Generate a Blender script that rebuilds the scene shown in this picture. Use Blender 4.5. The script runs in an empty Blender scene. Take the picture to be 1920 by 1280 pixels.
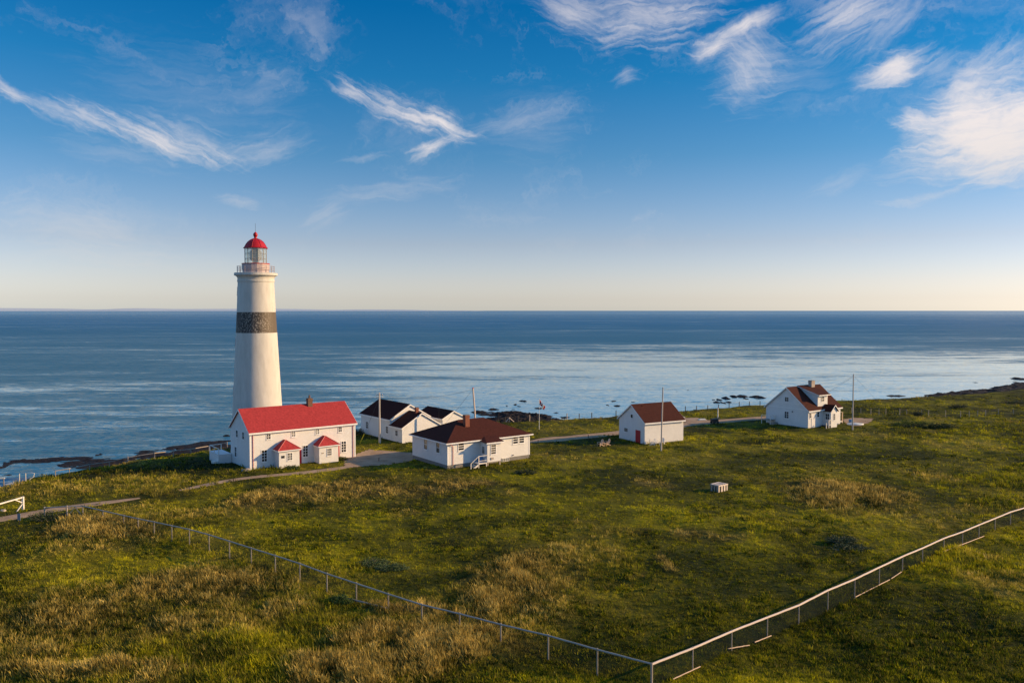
import bpy, math, random
import numpy as np
from mathutils import Vector, Matrix

random.seed(7); rng = np.random.default_rng(11)
S = bpy.context.scene
COL = S.collection
PI = math.pi; R = math.radians

# ------------------------------------------------------------------ camera
CAM_H = 22.0; F = 1493.0; PITCH = math.atan(58 / F)
cam = bpy.data.cameras.new('camera'); cam_o = bpy.data.objects.new('camera', cam); COL.objects.link(cam_o)
cam.sensor_width = 36; cam.lens = F / 1920 * 36; cam.clip_end = 150000; cam.clip_start = 0.5
cam_o.location = (0, 0, CAM_H); cam_o.rotation_euler = (PI / 2 - PITCH, 0, 0)
S.camera = cam_o

def ray(px, py):
    """direction of a sight line of the survey photo (1920 x 1280 px)"""
    x = (px - 960) / F; z = -(py - 640) / F
    c, s = math.cos(PITCH), math.sin(PITCH)
    return np.array([x, c + z * s, -s + z * c])
def G(px, py, z=0.0):
    r = ray(px, py); t = (z - CAM_H) / r[2]
    return Vector((r[0] * t, r[1] * t, z))

# ------------------------------------------------------------------ light
SUN_EL = 19.5; SUN_AZ = 3.0            # azimuth counter-clockwise from +X
S.view_settings.view_transform = 'Standard'; S.view_settings.look = 'None'
S.view_settings.gamma = 1; S.view_settings.exposure = 0.30
sun = bpy.data.lights.new('sun', 'SUN'); sun_o = bpy.data.objects.new('sun', sun); COL.objects.link(sun_o)
sun.energy = 5.0; sun.angle = R(0.6); sun.color = (1.0, 0.655, 0.31)
sd = Vector((math.cos(R(SUN_AZ)) * math.cos(R(SUN_EL)), math.sin(R(SUN_AZ)) * math.cos(R(SUN_EL)), math.sin(R(SUN_EL))))
sun_o.rotation_euler = sd.to_track_quat('Z', 'Y').to_euler()
sun_o.location = sd * 300

world = bpy.data.worlds.new("World"); S.world = world; world.use_nodes = True
NT = world.node_tree; NT.nodes.clear()

class NB:
    """tiny node-tree writer"""
    def __init__(s, nt): s.t = nt
    def n(s, typ, ins=None, **kw):
        nd = s.t.nodes.new(typ)
        for k, v in kw.items(): setattr(nd, k, v)
        for k, v in (ins or {}).items():
            if hasattr(v, 'is_linked') and hasattr(v, 'links') or isinstance(v, bpy.types.NodeSocket): s.t.links.new(v, nd.inputs[k])
            else: nd.inputs[k].default_value = v
        return nd
    def m(s, op, a, b=None, c=None, clamp=False):
        ins = {0: a}
        if b is not None: ins[1] = b
        if c is not None: ins[2] = c
        return s.n('ShaderNodeMath', ins, operation=op, use_clamp=clamp).outputs[0]
    def vm(s, op, a, b=None, **k):
        ins = {0: a}
        if b is not None: ins[1] = b
        ins.update(k)
        nd = s.n('ShaderNodeVectorMath', ins, operation=op)
        return nd.outputs['Value'] if op in ('LENGTH', 'DOT_PRODUCT', 'DISTANCE') else nd.outputs[0]
    def noise(s, v, scale, detail=4, rough=.55, dist=0, col=False, **kw):
        nd = s.n('ShaderNodeTexNoise', {'Vector': v, 'Scale': scale, 'Detail': detail, 'Roughness': rough, 'Distortion': dist})
        return nd.outputs['Color' if col else 'Fac']
    def mr(s, v, a, b, c=0., d=1., smooth=False):
        nd = s.n('ShaderNodeMapRange', {'Value': v, 'From Min': a, 'From Max': b, 'To Min': c, 'To Max': d}, clamp=True)
        if smooth: nd.interpolation_type = 'SMOOTHSTEP'
        return nd.outputs[0]
    def mix(s, f, a, b, mode='MIX'):
        nd = s.n('ShaderNodeMix', data_type='RGBA', blend_type=mode)
        for k, v in ((0, f), (6, a), (7, b)):
            if isinstance(v, bpy.types.NodeSocket): s.t.links.new(v, nd.inputs[k])
            elif k == 0: nd.inputs[0].default_value = v
            else: nd.inputs[k].default_value = (*v[:3], 1)
        return nd.outputs[2]
    def ramp(s, v, stops, interp='LINEAR'):
        nd = s.n('ShaderNodeValToRGB', {'Fac': v}); cr = nd.color_ramp; cr.interpolation = interp
        while len(cr.elements) < len(stops): cr.elements.new(.5)
        for e, (p, c) in zip(cr.elements, stops):
            e.position = p; e.color = (*c[:3], 1) if len(c) >= 3 else (c[0],) * 3 + (1,)
        return nd.outputs[0]

w = NB(NT)
tc = w.n('ShaderNodeTexCoord').outputs['Generated']
sep = w.n('ShaderNodeSeparateXYZ', {0: tc})
el = w.m('MULTIPLY', w.m('ARCSINE', sep.outputs[2]), 180 / PI)
az = w.m('MULTIPLY', w.m('ARCTAN2', sep.outputs[0], sep.outputs[1]), 180 / PI)
SKY_K = 0.122
sky = w.n('ShaderNodeTexSky', sky_type='NISHITA', sun_disc=False, sun_elevation=R(SUN_EL), sun_rotation=R(90 - SUN_AZ), altitude=10, air_density=1.0, dust_density=0.6, ozone_density=2.0)
skyc = sky.outputs[0]
# grade by height above the horizon (polarised, saturated blue high up, pale warm band low); zenith brightened to fill shaded walls
grade = w.ramp(w.mr(el, 0, 40), [(0.0, (1.16, 1.24, 1.66)), (.02, (1.03, 1.04, 1.38)), (.05, (.97, .93, 1.2)), (.1175, (.777, .745, .93)), (.267, (.30, .60, .83)), (.40, (.07, .53, .83)), (.515, (.014, .466, .81)), (.62, (.20, .66, 1.0)), (1.0, (.80, 1.25, 1.55))])
skyc = w.mix(1.0, skyc, grade, 'MULTIPLY')
skyc = w.vm('SCALE', skyc, Scale=1.0)
# ---- cirrus: strokes placed by azimuth / elevation
co = w.n('ShaderNodeCombineXYZ', {0: az, 1: el}).outputs[0]
warp = w.noise(co, .22, 5, .6, 0, True)
warp2 = w.noise(co, 1.3, 5, .65, 0, True)
cow = w.vm('ADD', co, w.vm('SCALE', w.vm('SUBTRACT', warp, (.5, .5, .5)), Scale=2.2))
cof = cow
cow = w.vm('ADD', cow, w.vm('SCALE', w.vm('SUBTRACT', warp2, (.5, .5, .5)), Scale=.40))
def azel(px, py):
    r = ray(px, py); return math.degrees(math.atan2(r[0], r[1])), math.degrees(math.asin(r[2] / np.linalg.norm(r)))
STROKES = [  # ends and half-width in photo px, opacity
 (1000,-20,1150,55,26,.50),(1110,62,1380,-5,32,.50),(1040,0,1330,10,50,.34),
 (1470,18,1340,78,15,.95),(1285,96,1385,74,16,.95),(1360,80,1450,150,46,.42),(1330,150,1480,120,50,.28),(1380,150,1600,130,40,.14),
 (1500,80,1700,-10,38,.46),(1530,50,1640,0,24,.34),(1600,110,1740,-10,18,.28),
 (1598,158,1745,100,21,1.),(1620,150,1720,125,22,.9),(1720,150,1800,105,16,.32),
 (1690,240,1950,190,46,1.),(1740,225,2060,215,62,1.),(1790,265,2080,250,58,1.),(1700,270,1960,250,46,1.),(1780,300,1960,240,44,.95),(1665,215,1760,235,16,.8),
 (1790,180,1940,70,26,.46),(1770,160,1850,170,32,.42),(1650,320,1880,290,26,.40),
 (1640,388,1830,345,7,.34),(1800,352,1950,300,12,.5),(1510,362,1640,305,14,.18),
 (-30,145,60,200,11,.62),(30,180,260,250,17,.5),(140,205,420,300,19,.66),(260,225,450,300,26,.45),(400,300,580,260,22,.30),
 (625,150,690,185,13,.5),(645,160,870,245,20,.75),(760,200,890,252,14,.8),(765,300,860,250,10,.85),(860,250,1080,190,18,.20),
 (430,190,560,140,30,.10),(600,380,860,335,18,.22),(400,372,485,388,8,.30),(570,412,660,392,18,.2),
 (-40,400,330,470,36,.22),(130,395,250,440,22,.18),(640,296,730,290,6,.28),(150,130,560,210,70,.09),(1155,155,1195,140,11,.3),
 (-60,470,500,500,22,.14),(900,250,1100,220,50,.10),(100,270,340,300,20,.14),
]
acc = None
FIB = {}
def fibre(deg):
    k = round(deg / 22)
    if k not in FIB:
        q = w.n('ShaderNodeMapping', {'Vector': cof, 'Location': (k * 5., 3., 0), 'Rotation': (0, 0, R(k * 22)), 'Scale': (3.4, .42, 1)}, vector_type='TEXTURE').outputs[0]
        FIB[k] = w.m('MULTIPLY', w.m('SUBTRACT', w.noise(q, 1.0, 5, .58, .5), .5), 1.7)
    return FIB[k]
for x0, y0, x1, y1, wd, op in STROKES:
    a0, e0 = azel(x0, y0); a1, e1 = azel(x1, y1)
    L = math.hypot(a1 - a0, e1 - e0) / 2; wdeg = wd / 26.0
    low = wd < 5
    mp = w.n('ShaderNodeMapping', {'Vector': co if low else cow, 'Location': ((a0 + a1) / 2, (e0 + e1) / 2, 0), 'Rotation': (0, 0, math.atan2(e1 - e0, a1 - a0)), 'Scale': (L * 1.18, wdeg * 1.5, 1)}, vector_type='TEXTURE').outputs[0]
    ln = w.vm('LENGTH', mp)
    if not low:
        fb = fibre(math.degrees(math.atan2(e1 - e0, a1 - a0)))
        ln = w.m('SUBTRACT', ln, fb if op < .93 else w.m('MULTIPLY', fb, .6))
    k = w.mr(ln, 1.1, -.35, 1., 1. - op, True)
    acc = k if acc is None else w.m('MULTIPLY', acc, k)
# thin veil elsewhere
veil = w.noise(w.vm('MULTIPLY', cow, (.05, .16, 1)), 1.0, 7, .62, .8)
veil = w.m('MULTIPLY', w.mr(veil, .50, .80, 0, .22, True), w.mr(el, 1, 8))
acc = w.m('MULTIPLY', acc, w.m('SUBTRACT', 1., veil))
cloudf = w.m('SUBTRACT', 1., acc, clamp=True)
cloudc = w.mix(w.mr(el, 2, 12), (4.9, 4.6, 4.25), (6.0, 5.5, 5.4))
skyc = w.mix(cloudf, skyc, cloudc)
bg = w.n('ShaderNodeBackground', {'Color': skyc, 'Strength': SKY_K})
NT.links.new(bg.outputs[0], w.n('ShaderNodeOutputWorld').inputs[0])
world.cycles.sampling_method = 'MANUAL'; world.cycles.sample_map_resolution = 512

# ------------------------------------------------------------------ helpers
def new_mat(name):
    m = bpy.data.materials.new(name); m.use_nodes = True; m.node_tree.nodes.clear()
    b = NB(m.node_tree); out = b.n('ShaderNodeOutputMaterial')
    return m, b, out
def mat(name, col, rough=.6, metal=0., var=.12, vscale=2., bump=0., bscale=20., spec=.4, dirt=None, boards=0., line=.72, lw=.12, axis=2, stretch=(1, 1, 1)):
    m, b, out = new_mat(name)
    pos = b.n('ShaderNodeTexCoord').outputs['Object']
    v = b.vm('MULTIPLY', pos, stretch)
    n1 = b.noise(v, vscale, 5, .6); f = b.mr(n1, .3, .7, 1 - var, 1 + var)
    c = b.vm('SCALE', b.mix(0., col, col), Scale=f)
    if dirt:
        d = b.mr(b.noise(v, vscale * 2.3, 6, .7), .5, .78, 0, dirt[1])
        c = b.mix(d, c, dirt[0])
    p = b.n('ShaderNodeBsdfPrincipled', {'Base Color': c, 'Roughness': rough, 'Metallic': metal, 'Specular IOR Level': spec})
    h = None
    if boards:
        s = b.n('ShaderNodeSeparateXYZ', {0: pos}).outputs[axis]
        fr = b.m('FRACT', b.m('DIVIDE', s, boards))
        h = b.m('POWER', fr, .5)
        ln_ = b.mr(fr, 0, lw, line, 1)
        c2 = b.vm('SCALE', c, Scale=ln_); b.t.links.new(c2, p.inputs['Base Color'])
        bp = b.n('ShaderNodeBump', {'Height': h, 'Strength': .5, 'Distance': .02}); b.t.links.new(bp.outputs[0], p.inputs['Normal'])
    elif bump:
        bp = b.n('ShaderNodeBump', {'Height': b.noise(pos, bscale, 5, .6), 'Strength': bump, 'Distance': .05}); b.t.links.new(bp.outputs[0], p.inputs['Normal'])
    b.t.links.new(p.outputs[0], out.inputs[0])
    return m

M = {}
M['white'] = mat('white_clapboard', (.74, .735, .72), .55, var=.05, vscale=.6, boards=.19, line=.60, lw=.22, dirt=((.55, .52, .48), .16))
M['trim'] = mat('white_trim', (.80, .79, .77), .5, var=.04)
M['stucco'] = mat('white_stucco', (.57, .55, .50), .75, var=.11, vscale=1.4, bump=.3, bscale=3, dirt=((.42, .38, .32), .38), stretch=(1, 1, .22))
M['red_roof'] = mat('red_shingles', (.38, .045, .045), .85, spec=.12, var=.24, vscale=3.5, boards=.14, line=.84, lw=.3, dirt=((.34, .02, .022), .5))
M['brown_roof'] = mat('brown_shingles', (.066, .021, .015), .9, spec=.08, var=.22, vscale=3, bump=.5, bscale=9, dirt=((.035, .012, .010), .5))
M['rust_roof'] = mat('red_brown_shingles', (.062, .022, .016), .9, spec=.08, var=.22, vscale=3, bump=.5, bscale=9, dirt=((.07, .02, .013), .5))
M['dark_roof'] = mat('dark_brown_shingles', (.045, .015, .012), .9, spec=.06, var=.2, vscale=3, bump=.5, bscale=9)
M['red'] = mat('red_paint', (.40, .008, .012), .45, var=.08)
M['red_door'] = mat('door_red', (.38, .012, .02), .5, var=.08)
M['red_trim'] = mat('faded_red_trim', (.52, .13, .13), .5, var=.1)
M['brick'] = mat('brick', (.22, .075, .045), .85, var=.3, vscale=6, bump=.4)
M['pale_brick'] = mat('buff_masonry', (.40, .34, .29), .85, var=.2, vscale=5, bump=.4)
M['old_brick'] = mat('brown_brick', (.16, .09, .06), .85, var=.3, vscale=6, bump=.4)
M['concrete'] = mat('concrete', (.20, .19, .175), .85, var=.14, vscale=1.5, bump=.3, dirt=((.2, .19, .17), .4))
M['ramp'] = mat('pale_concrete', (.42, .42, .40), .85, var=.12, vscale=.8, bump=.3)
M['bleached'] = mat('bleached_wood', (.66, .57, .49), .7, var=.15, vscale=3)
M['dark'] = mat('dark_metal', (.02, .02, .022), .5, var=.1)
M['galv'] = mat('galvanised', (.30, .29, .26), .6, metal=.0, var=.12, vscale=1.2)
M['post_mid'] = mat('dull_post', (.26, .235, .20), .75, var=.2)
M['rail_pale'] = mat('pale_rail', (.62, .50, .41), .5, var=.07, vscale=.7)
M['wood_grey'] = mat('weathered_wood', (.34, .29, .24), .8, var=.25, vscale=3, stretch=(4, 4, .5))
M['wood_white'] = mat('white_painted_wood', (.74, .70, .63), .6, var=.08)
M['wood_pale'] = mat('raw_pale_wood', (.58, .42, .29), .7, var=.18, vscale=3)
M['wood_pole'] = mat('pole_wood', (.48, .43, .38), .8, var=.2, vscale=2, stretch=(3, 3, .4))
M['post_dark'] = mat('dark_post', (.07, .06, .05), .8, var=.2)
M['yellow'] = mat('yellow_plastic', (.75, .60, .02), .5)
M['wire'] = mat('wire', (.05, .05, .055), .6)
M['mesh_wire'] = mat('fence_wire', (.018, .026, .024), .8, spec=.1)
M['sign_white'] = mat('sign_white', (.80, .78, .70), .5, var=.03)
M['blue_bin'] = mat('blue_plastic', (.05, .16, .36), .5)
M['door_white'] = mat('white_door', (.74, .72, .70), .5, var=.04)
M['lens'] = mat('lens_glass', (.12, .16, .14), .12, var=.5, vscale=2, spec=.9)
M['brass'] = mat('lamp_metal', (.10, .10, .08), .4, metal=.5)
def pane_mat(name, col, gl=.35, rough=.08):
    m, b, out = new_mat(name)
    pos = b.n('ShaderNodeTexCoord').outputs['Object']
    f = b.mr(b.noise(pos, .7, 2), .4, .6, .5, 1.5)
    p = b.n('ShaderNodeBsdfPrincipled', {'Base Color': b.vm('SCALE', b.mix(0., col, col), Scale=f), 'Roughness': rough, 'Specular IOR Level': gl})
    b.t.links.new(p.outputs[0], out.inputs[0]); return m
M['pane'] = pane_mat('window_glass', (.022, .026, .032))
M['pane_pale'] = pane_mat('curtained_glass', (.30, .31, .29))
M['pane_mid'] = pane_mat('blinds_glass', (.10, .09, .075))
def glass_mat():
    m, b, out = new_mat('lantern_glass')
    t = b.n('ShaderNodeBsdfTransparent', {'Color': (.80, .86, .85, 1)}); g = b.n('ShaderNodeBsdfGlossy', {'Color': (.9, .9, .9, 1), 'Roughness': .08})
    d = b.n('ShaderNodeBsdfDiffuse', {'Color': (.75, .78, .74, 1)})
    mx = b.n('ShaderNodeMixShader', {0: .14, 1: t.outputs[0], 2: g.outputs[0]})
    mx = b.n('ShaderNodeMixShader', {0: .16, 1: mx.outputs[0], 2: d.outputs[0]})
    b.t.links.new(mx.outputs[0], out.inputs[0]); return m
M['glass'] = glass_mat()
def band_mat():
    m, b, out = new_mat('flaking_black_paint')
    pos = b.n('ShaderNodeTexCoord').outputs['Object']
    sp = b.n('ShaderNodeSeparateXYZ', {0: pos})
    fl = b.noise(pos, 5.5, 6, .8)
    # paint has flaked most on the side that faces the sea-road; wear has its own shape
    ang = b.m('ARCTAN2', sp.outputs[0], b.m('MULTIPLY', sp.outputs[1], -1.))
    reg = b.mr(b.m('ABSOLUTE', b.m('SUBTRACT', ang, .12)), 0.3, 1.5, 1., 0., True)
    reg = b.m('MAXIMUM', reg, b.mr(b.noise(b.vm('ADD', pos, (9, 3, 0)), .45, 3), .42, .7, .0, .75))
    big = b.noise(pos, .5, 3)
    f = b.m('MULTIPLY', b.mr(fl, .515, .60), b.mr(b.m('MULTIPLY', reg, b.mr(big, .3, .6, .5, 1)), .15, .8))
    base = b.mix(b.mr(ang, .35, .65), (.024, .023, .024), (.105, .078, .050))
    base = b.mix(b.mr(b.noise(pos, 7., 4), .5, .7, 0, .4), base, (.10, .09, .08))
    c = b.mix(f, base, (.50, .45, .38))
    p = b.n('ShaderNodeBsdfPrincipled', {'Base Color': c, 'Roughness': .7})
    b.t.links.new(p.outputs[0], out.inputs[0]); return m
M['band'] = band_mat()

class MB:
    """collects solids; build() links them as ONE mesh object"""
    def __init__(s): s.v = []; s.f = []
    def add(s, vs, fs):
        o = len(s.v); s.v += [tuple(v) for v in vs]; s.f += [tuple(i + o for i in f) for f in fs]; return s
    def box(s, a, b):
        x0, y0, z0 = a; x1, y1, z1 = b
        return s.add([(x0, y0, z0), (x1, y0, z0), (x1, y1, z0), (x0, y1, z0), (x0, y0, z1), (x1, y0, z1), (x1, y1, z1), (x0, y1, z1)],
                     [(0, 3, 2, 1), (4, 5, 6, 7), (0, 1, 5, 4), (1, 2, 6, 5), (2, 3, 7, 6), (3, 0, 4, 7)])
    def prism(s, prof, a, b, ax):
        """profile (list of 2D) extruded along axis ax from a to b.  ax 0: prof=(y,z); ax 1: prof=(x,z); ax 2: prof=(x,y)"""
        n = len(prof); vs = []
        for t in (a, b):
            for p, q in prof: vs.append({0: (t, p, q), 1: (p, t, q), 2: (p, q, t)}[ax])
        fs = [tuple(range(n))[::-1], tuple(range(n, 2 * n))] + [(i, (i + 1) % n, n + (i + 1) % n, n + i) for i in range(n)]
        return s.add(vs, fs)
    def tube(s, pts, r, n=8, cap=True, r1=None):
        pts = [Vector(p) for p in pts]; m = len(pts); vs = []
        for i, p in enumerate(pts):
            d = (pts[min(i + 1, m - 1)] - pts[max(i - 1, 0)]).normalized()
            a = Vector((0, 0, 1)) if abs(d.z) < .9 else Vector((1, 0, 0))
            u = d.cross(a).normalized(); v = d.cross(u)
            rr = r if r1 is None else r + (r1 - r) * i / (m - 1)
            for k in range(n): vs.append(p + (u * math.cos(2 * PI * k / n) + v * math.sin(2 * PI * k / n)) * rr)
        fs = [(i * n + k, i * n + (k + 1) % n, (i + 1) * n + (k + 1) % n, (i + 1) * n + k) for i in range(m - 1) for k in range(n)]
        if cap: fs += [tuple(range(n))[::-1], tuple(range((m - 1) * n, m * n))]
        return s.add(vs, fs)
    def bar(s, a, b, w_, h_):
        a = Vector(a); b = Vector(b); d = (b - a).normalized(); up = Vector((0, 0, 1)) if abs(d.z) < .95 else Vector((0, 1, 0))
        u = d.cross(up).normalized() * w_ / 2; v = u.cross(d).normalized() * h_ / 2
        vs = [p + i * u + j * v for p in (a, b) for i, j in ((-1, -1), (1, -1), (1, 1), (-1, 1))]
        return s.add(vs, [(3, 2, 1, 0), (4, 5, 6, 7), (0, 1, 5, 4), (1, 2, 6, 5), (2, 3, 7, 6), (3, 0, 4, 7)])
    def lathe(s, prof, n=64, c=(0, 0)):
        vs = [(c[0] + r * math.cos(2 * PI * k / n), c[1] + r * math.sin(2 * PI * k / n), z) for r, z in prof for k in range(n)]
        m = len(prof)
        fs = [(i * n + k, i * n + (k + 1) % n, (i + 1) * n + (k + 1) % n, (i + 1) * n + k) for i in range(m - 1) for k in range(n)]
        fs += [tuple(range(n))[::-1], tuple(range((m - 1) * n, m * n))]
        return s.add(vs, fs)
    def slab(s, quad, t):
        """planar polygon, thickened straight down by t"""
        n = len(quad); q = [Vector(p) for p in quad]
        vs = q + [p - Vector((0, 0, t)) for p in q]
        return s.add(vs, [tuple(range(n)), tuple(range(n, 2 * n))[::-1]] + [(i, n + i, n + (i + 1) % n, (i + 1) % n) for i in range(n)])
    def build(s, name, m, parent=None, smooth=False, bevel=0.):
        me = bpy.data.meshes.new(name); me.from_pydata(s.v, [], s.f); me.materials.append(m)
        if smooth:
            me.shade_smooth()
            if hasattr(me, 'set_sharp_from_angle'): me.set_sharp_from_angle(angle=R(35))
        o = bpy.data.objects.new(name, me); COL.objects.link(o)
        if parent: o.parent = parent
        if bevel:
            b = o.modifiers.new('bevel', 'BEVEL'); b.width = bevel; b.segments = 1; b.limit_method = 'ANGLE'
        return o
def fixn(o):
    import bmesh
    bm = bmesh.new(); bm.from_mesh(o.data); bmesh.ops.recalc_face_normals(bm, faces=bm.faces); bm.to_mesh(o.data); bm.free(); return o
def tag(o, label=None, cat=None, group=None, kind=None):
    for k, v in (('label', label), ('category', cat), ('group', group), ('kind', kind)):
        if v: o[k] = v
    return o
def thing(name, label, cat, loc=(0, 0, 0), rz=0., group=None):
    o = bpy.data.objects.new(name, None); o.empty_display_size = .3; COL.objects.link(o)
    o.location = loc; o.rotation_euler = (0, 0, rz); return tag(o, label, cat, group)
def copy_tree(o, parent=None):
    c = o.copy(); COL.objects.link(c); c.parent = parent
    for ch in list(o.children): copy_tree(ch, c)
    return c

# ------------------------------------------------------------------ terrain functions (numpy)
def lattice(seed):
    r = np.random.default_rng(seed); return r.random((256, 256)).astype(np.float32)
LAT = [lattice(100 + i) for i in range(8)]
def vnoise(x, y, sc, k=0):
    x = np.asarray(x) / sc + 37.3 * (k + 1); y = np.asarray(y) / sc + 11.7 * (k + 1)
    xi = np.floor(x).astype(int); yi = np.floor(y).astype(int); fx = x - xi; fy = y - yi
    fx = fx * fx * (3 - 2 * fx); fy = fy * fy * (3 - 2 * fy); L = LAT[k % 8]
    g = lambda a, b: L[a & 255, b & 255]
    return (g(xi, yi) * (1 - fx) + g(xi + 1, yi) * fx) * (1 - fy) + (g(xi, yi + 1) * (1 - fx) + g(xi + 1, yi + 1) * fx) * fy
def fbm(x, y, sc, k=0, oct=4):
    t = 0; a = 1; s = 0
    for i in range(oct): t = t + a * vnoise(x, y, sc / 2 ** i, k + i); s += a; a *= .55
    return t / s
SEA = -5.0
EDGE_PX = [(-260, 938), (-80, 920), (0, 911), (60, 897), (100, 893), (130, 886), (200, 873), (300, 857), (380, 842), (430, 836), (560, 822), (680, 812), (800, 803), (900, 796), (950, 791), (1000, 789), (1100, 785.5),
           (1158, 780), (1280, 770), (1350, 764), (1430, 758.5), (1500, 754), (1560, 750.5), (1600, 748.5), (1640, 747), (1700, 745.5), (1760, 743), (1800, 740), (1860, 735), (1920, 730), (2050, 722), (2300, 712)]
BANK = 3.4
def bank_px(px): return -BANK * min(max((math.degrees(math.atan((960 - px) / F)) - 19.2) / 2.5, 0), 1)
_e = [G(p[0], p[1], bank_px(p[0])) for p in EDGE_PX]
ETH = np.array([math.atan2(p.x, p.y) for p in _e]); ERR = np.array([math.hypot(p.x, p.y) for p in _e])
def edge_r(x, y):
    th = np.arctan2(x, y); r = np.interp(th, ETH, ERR)
    right = th > ETH[-1]; r = np.where(right, ERR[-1] + (th - ETH[-1]) * 120, r)
    left = th < ETH[0]; r = np.where(left, np.minimum(ERR[0] / np.maximum(np.cos((ETH[0] - th) * .8), .35), 260), r)
    return r + (vnoise(x, y, 5, 3) - .5) * 1.3 + (vnoise(x, y, 2, 5) - .5) * .6
# patches of different plants, plus a row of painted shade: centre px, half extents px, dry, tall, bright
PATCH = [
 (960,1180,60,20,.2,.3,.7),(1350,1165,90,22,.05,.1,.35),(1560,1200,120,30,.05,.1,.30),(1780,1230,120,30,.1,.15,.3),(1500,890,160,9,.3,.2,.6),(1750,870,150,9,.25,.2,.5),(620,1080,70,14,.2,.3,.7),(60,1230,60,18,.6,.7,.2),
 (330,880,130,13,0.,.35,0.),(220,888,110,10,0.,.4,0.),(150,897,80,7,.05,.4,0.),(400,868,60,14,0.,.2,0.),  # house and tower shadow painted as dark plant colour
 (300,929,36,6,.3,1.,.1),(330,922,30,5,.3,.9,.1),
 (960,1090,100,42,.95,1.,0),(890,1130,60,30,.9,.9,0),(1000,1140,70,30,.45,.6,.3),(800,1205,130,38,.95,1.,0),(640,1250,110,22,.85,.9,0),(720,1200,60,16,.8,.7,0),
 (250,1115,190,36,.62,.75,0),(420,1090,110,26,.65,.7,0),(200,1005,75,26,.95,.95,0),(140,990,50,14,.9,.8,0),(110,1272,190,14,.9,.9,0),(90,1170,110,30,.55,.7,0),(520,1150,90,26,.55,.7,.1),(330,1180,110,30,.5,.6,.1),
 (1590,930,95,24,.9,.9,0),(1560,950,60,12,.7,.7,0),(560,938,120,14,.85,.8,0),(700,918,120,12,.75,.7,0),(860,908,60,10,.9,.6,0),(480,935,50,9,.8,.7,0),(1225,905,40,9,.8,.4,.2),(1345,1008,40,9,.85,.4,.2),(1285,1000,30,9,.8,.4,.2),
 (1170,1075,14,7,.9,.5,.2),(1248,1075,12,7,.9,.5,.2),(1250,1055,9,5,.9,.5,0),(1100,995,70,14,.5,.5,.5),(1050,1040,90,20,.6,.6,.4),
 (130,1080,70,26,.15,.35,1.),(560,1030,80,20,.1,.2,.9),(700,1015,80,16,.1,.2,.9),(640,980,90,12,.1,.2,.8),(1280,965,120,17,.1,.2,1.),(1470,975,110,15,.25,.2,.9),(1420,930,60,12,.1,.2,.8),(980,895,110,10,.1,.15,.9),(1100,860,120,9,.15,.15,.9),
 (1050,935,120,12,.1,.2,.8),(1250,938,80,8,.1,.2,.7),(900,960,110,14,.1,.2,.7),(360,1030,60,12,.2,.3,.8),(290,905,110,12,.5,.5,.7),(200,915,110,14,.45,.6,.6),(60,925,110,12,.55,.6,.4),(380,960,90,10,.6,.5,.5),(240,950,60,8,.5,.4,.5),
 (1720,985,110,20,.5,.35,.6),(1800,960,60,10,.5,.3,.5),(1640,985,60,14,.2,.25,.9),(1860,925,60,9,.3,.2,.7),(1880,1090,60,16,.4,.2,.4),(1060,862,70,6,.6,.25,.6),(1010,850,40,5,.7,.3,.3),(1150,875,100,5,.3,.2,.8),
 (1250,860,110,6,.4,.2,.7),(1450,838,110,6,.35,.2,.8),(1600,820,90,6,.35,.2,.7),(1720,800,50,6,.25,.35,1.),(1660,795,40,5,.2,.3,1.),(1760,757,120,5,.2,.2,.8),(1060,805,90,8,.4,.2,.6),(1380,770,60,6,.2,.2,.6),(1440,1120,60,16,.1,.1,.5),(1150,1110,90,22,.25,.15,.6),
 (760,1140,40,8,.8,.6,0),(420,1000,60,10,.3,.3,.7),(720,870,60,5,.2,.2,.9),(980,1000,80,14,.2,.2,.7),(1150,1160,90,24,.1,.1,.3),(720,1070,60,18,.1,.15,.3),
]
PAT = []
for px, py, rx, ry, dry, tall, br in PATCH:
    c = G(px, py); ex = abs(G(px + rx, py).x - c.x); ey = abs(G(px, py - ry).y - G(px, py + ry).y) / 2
    PAT.append((c.x, c.y, ex, ey, dry, tall, br))
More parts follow.
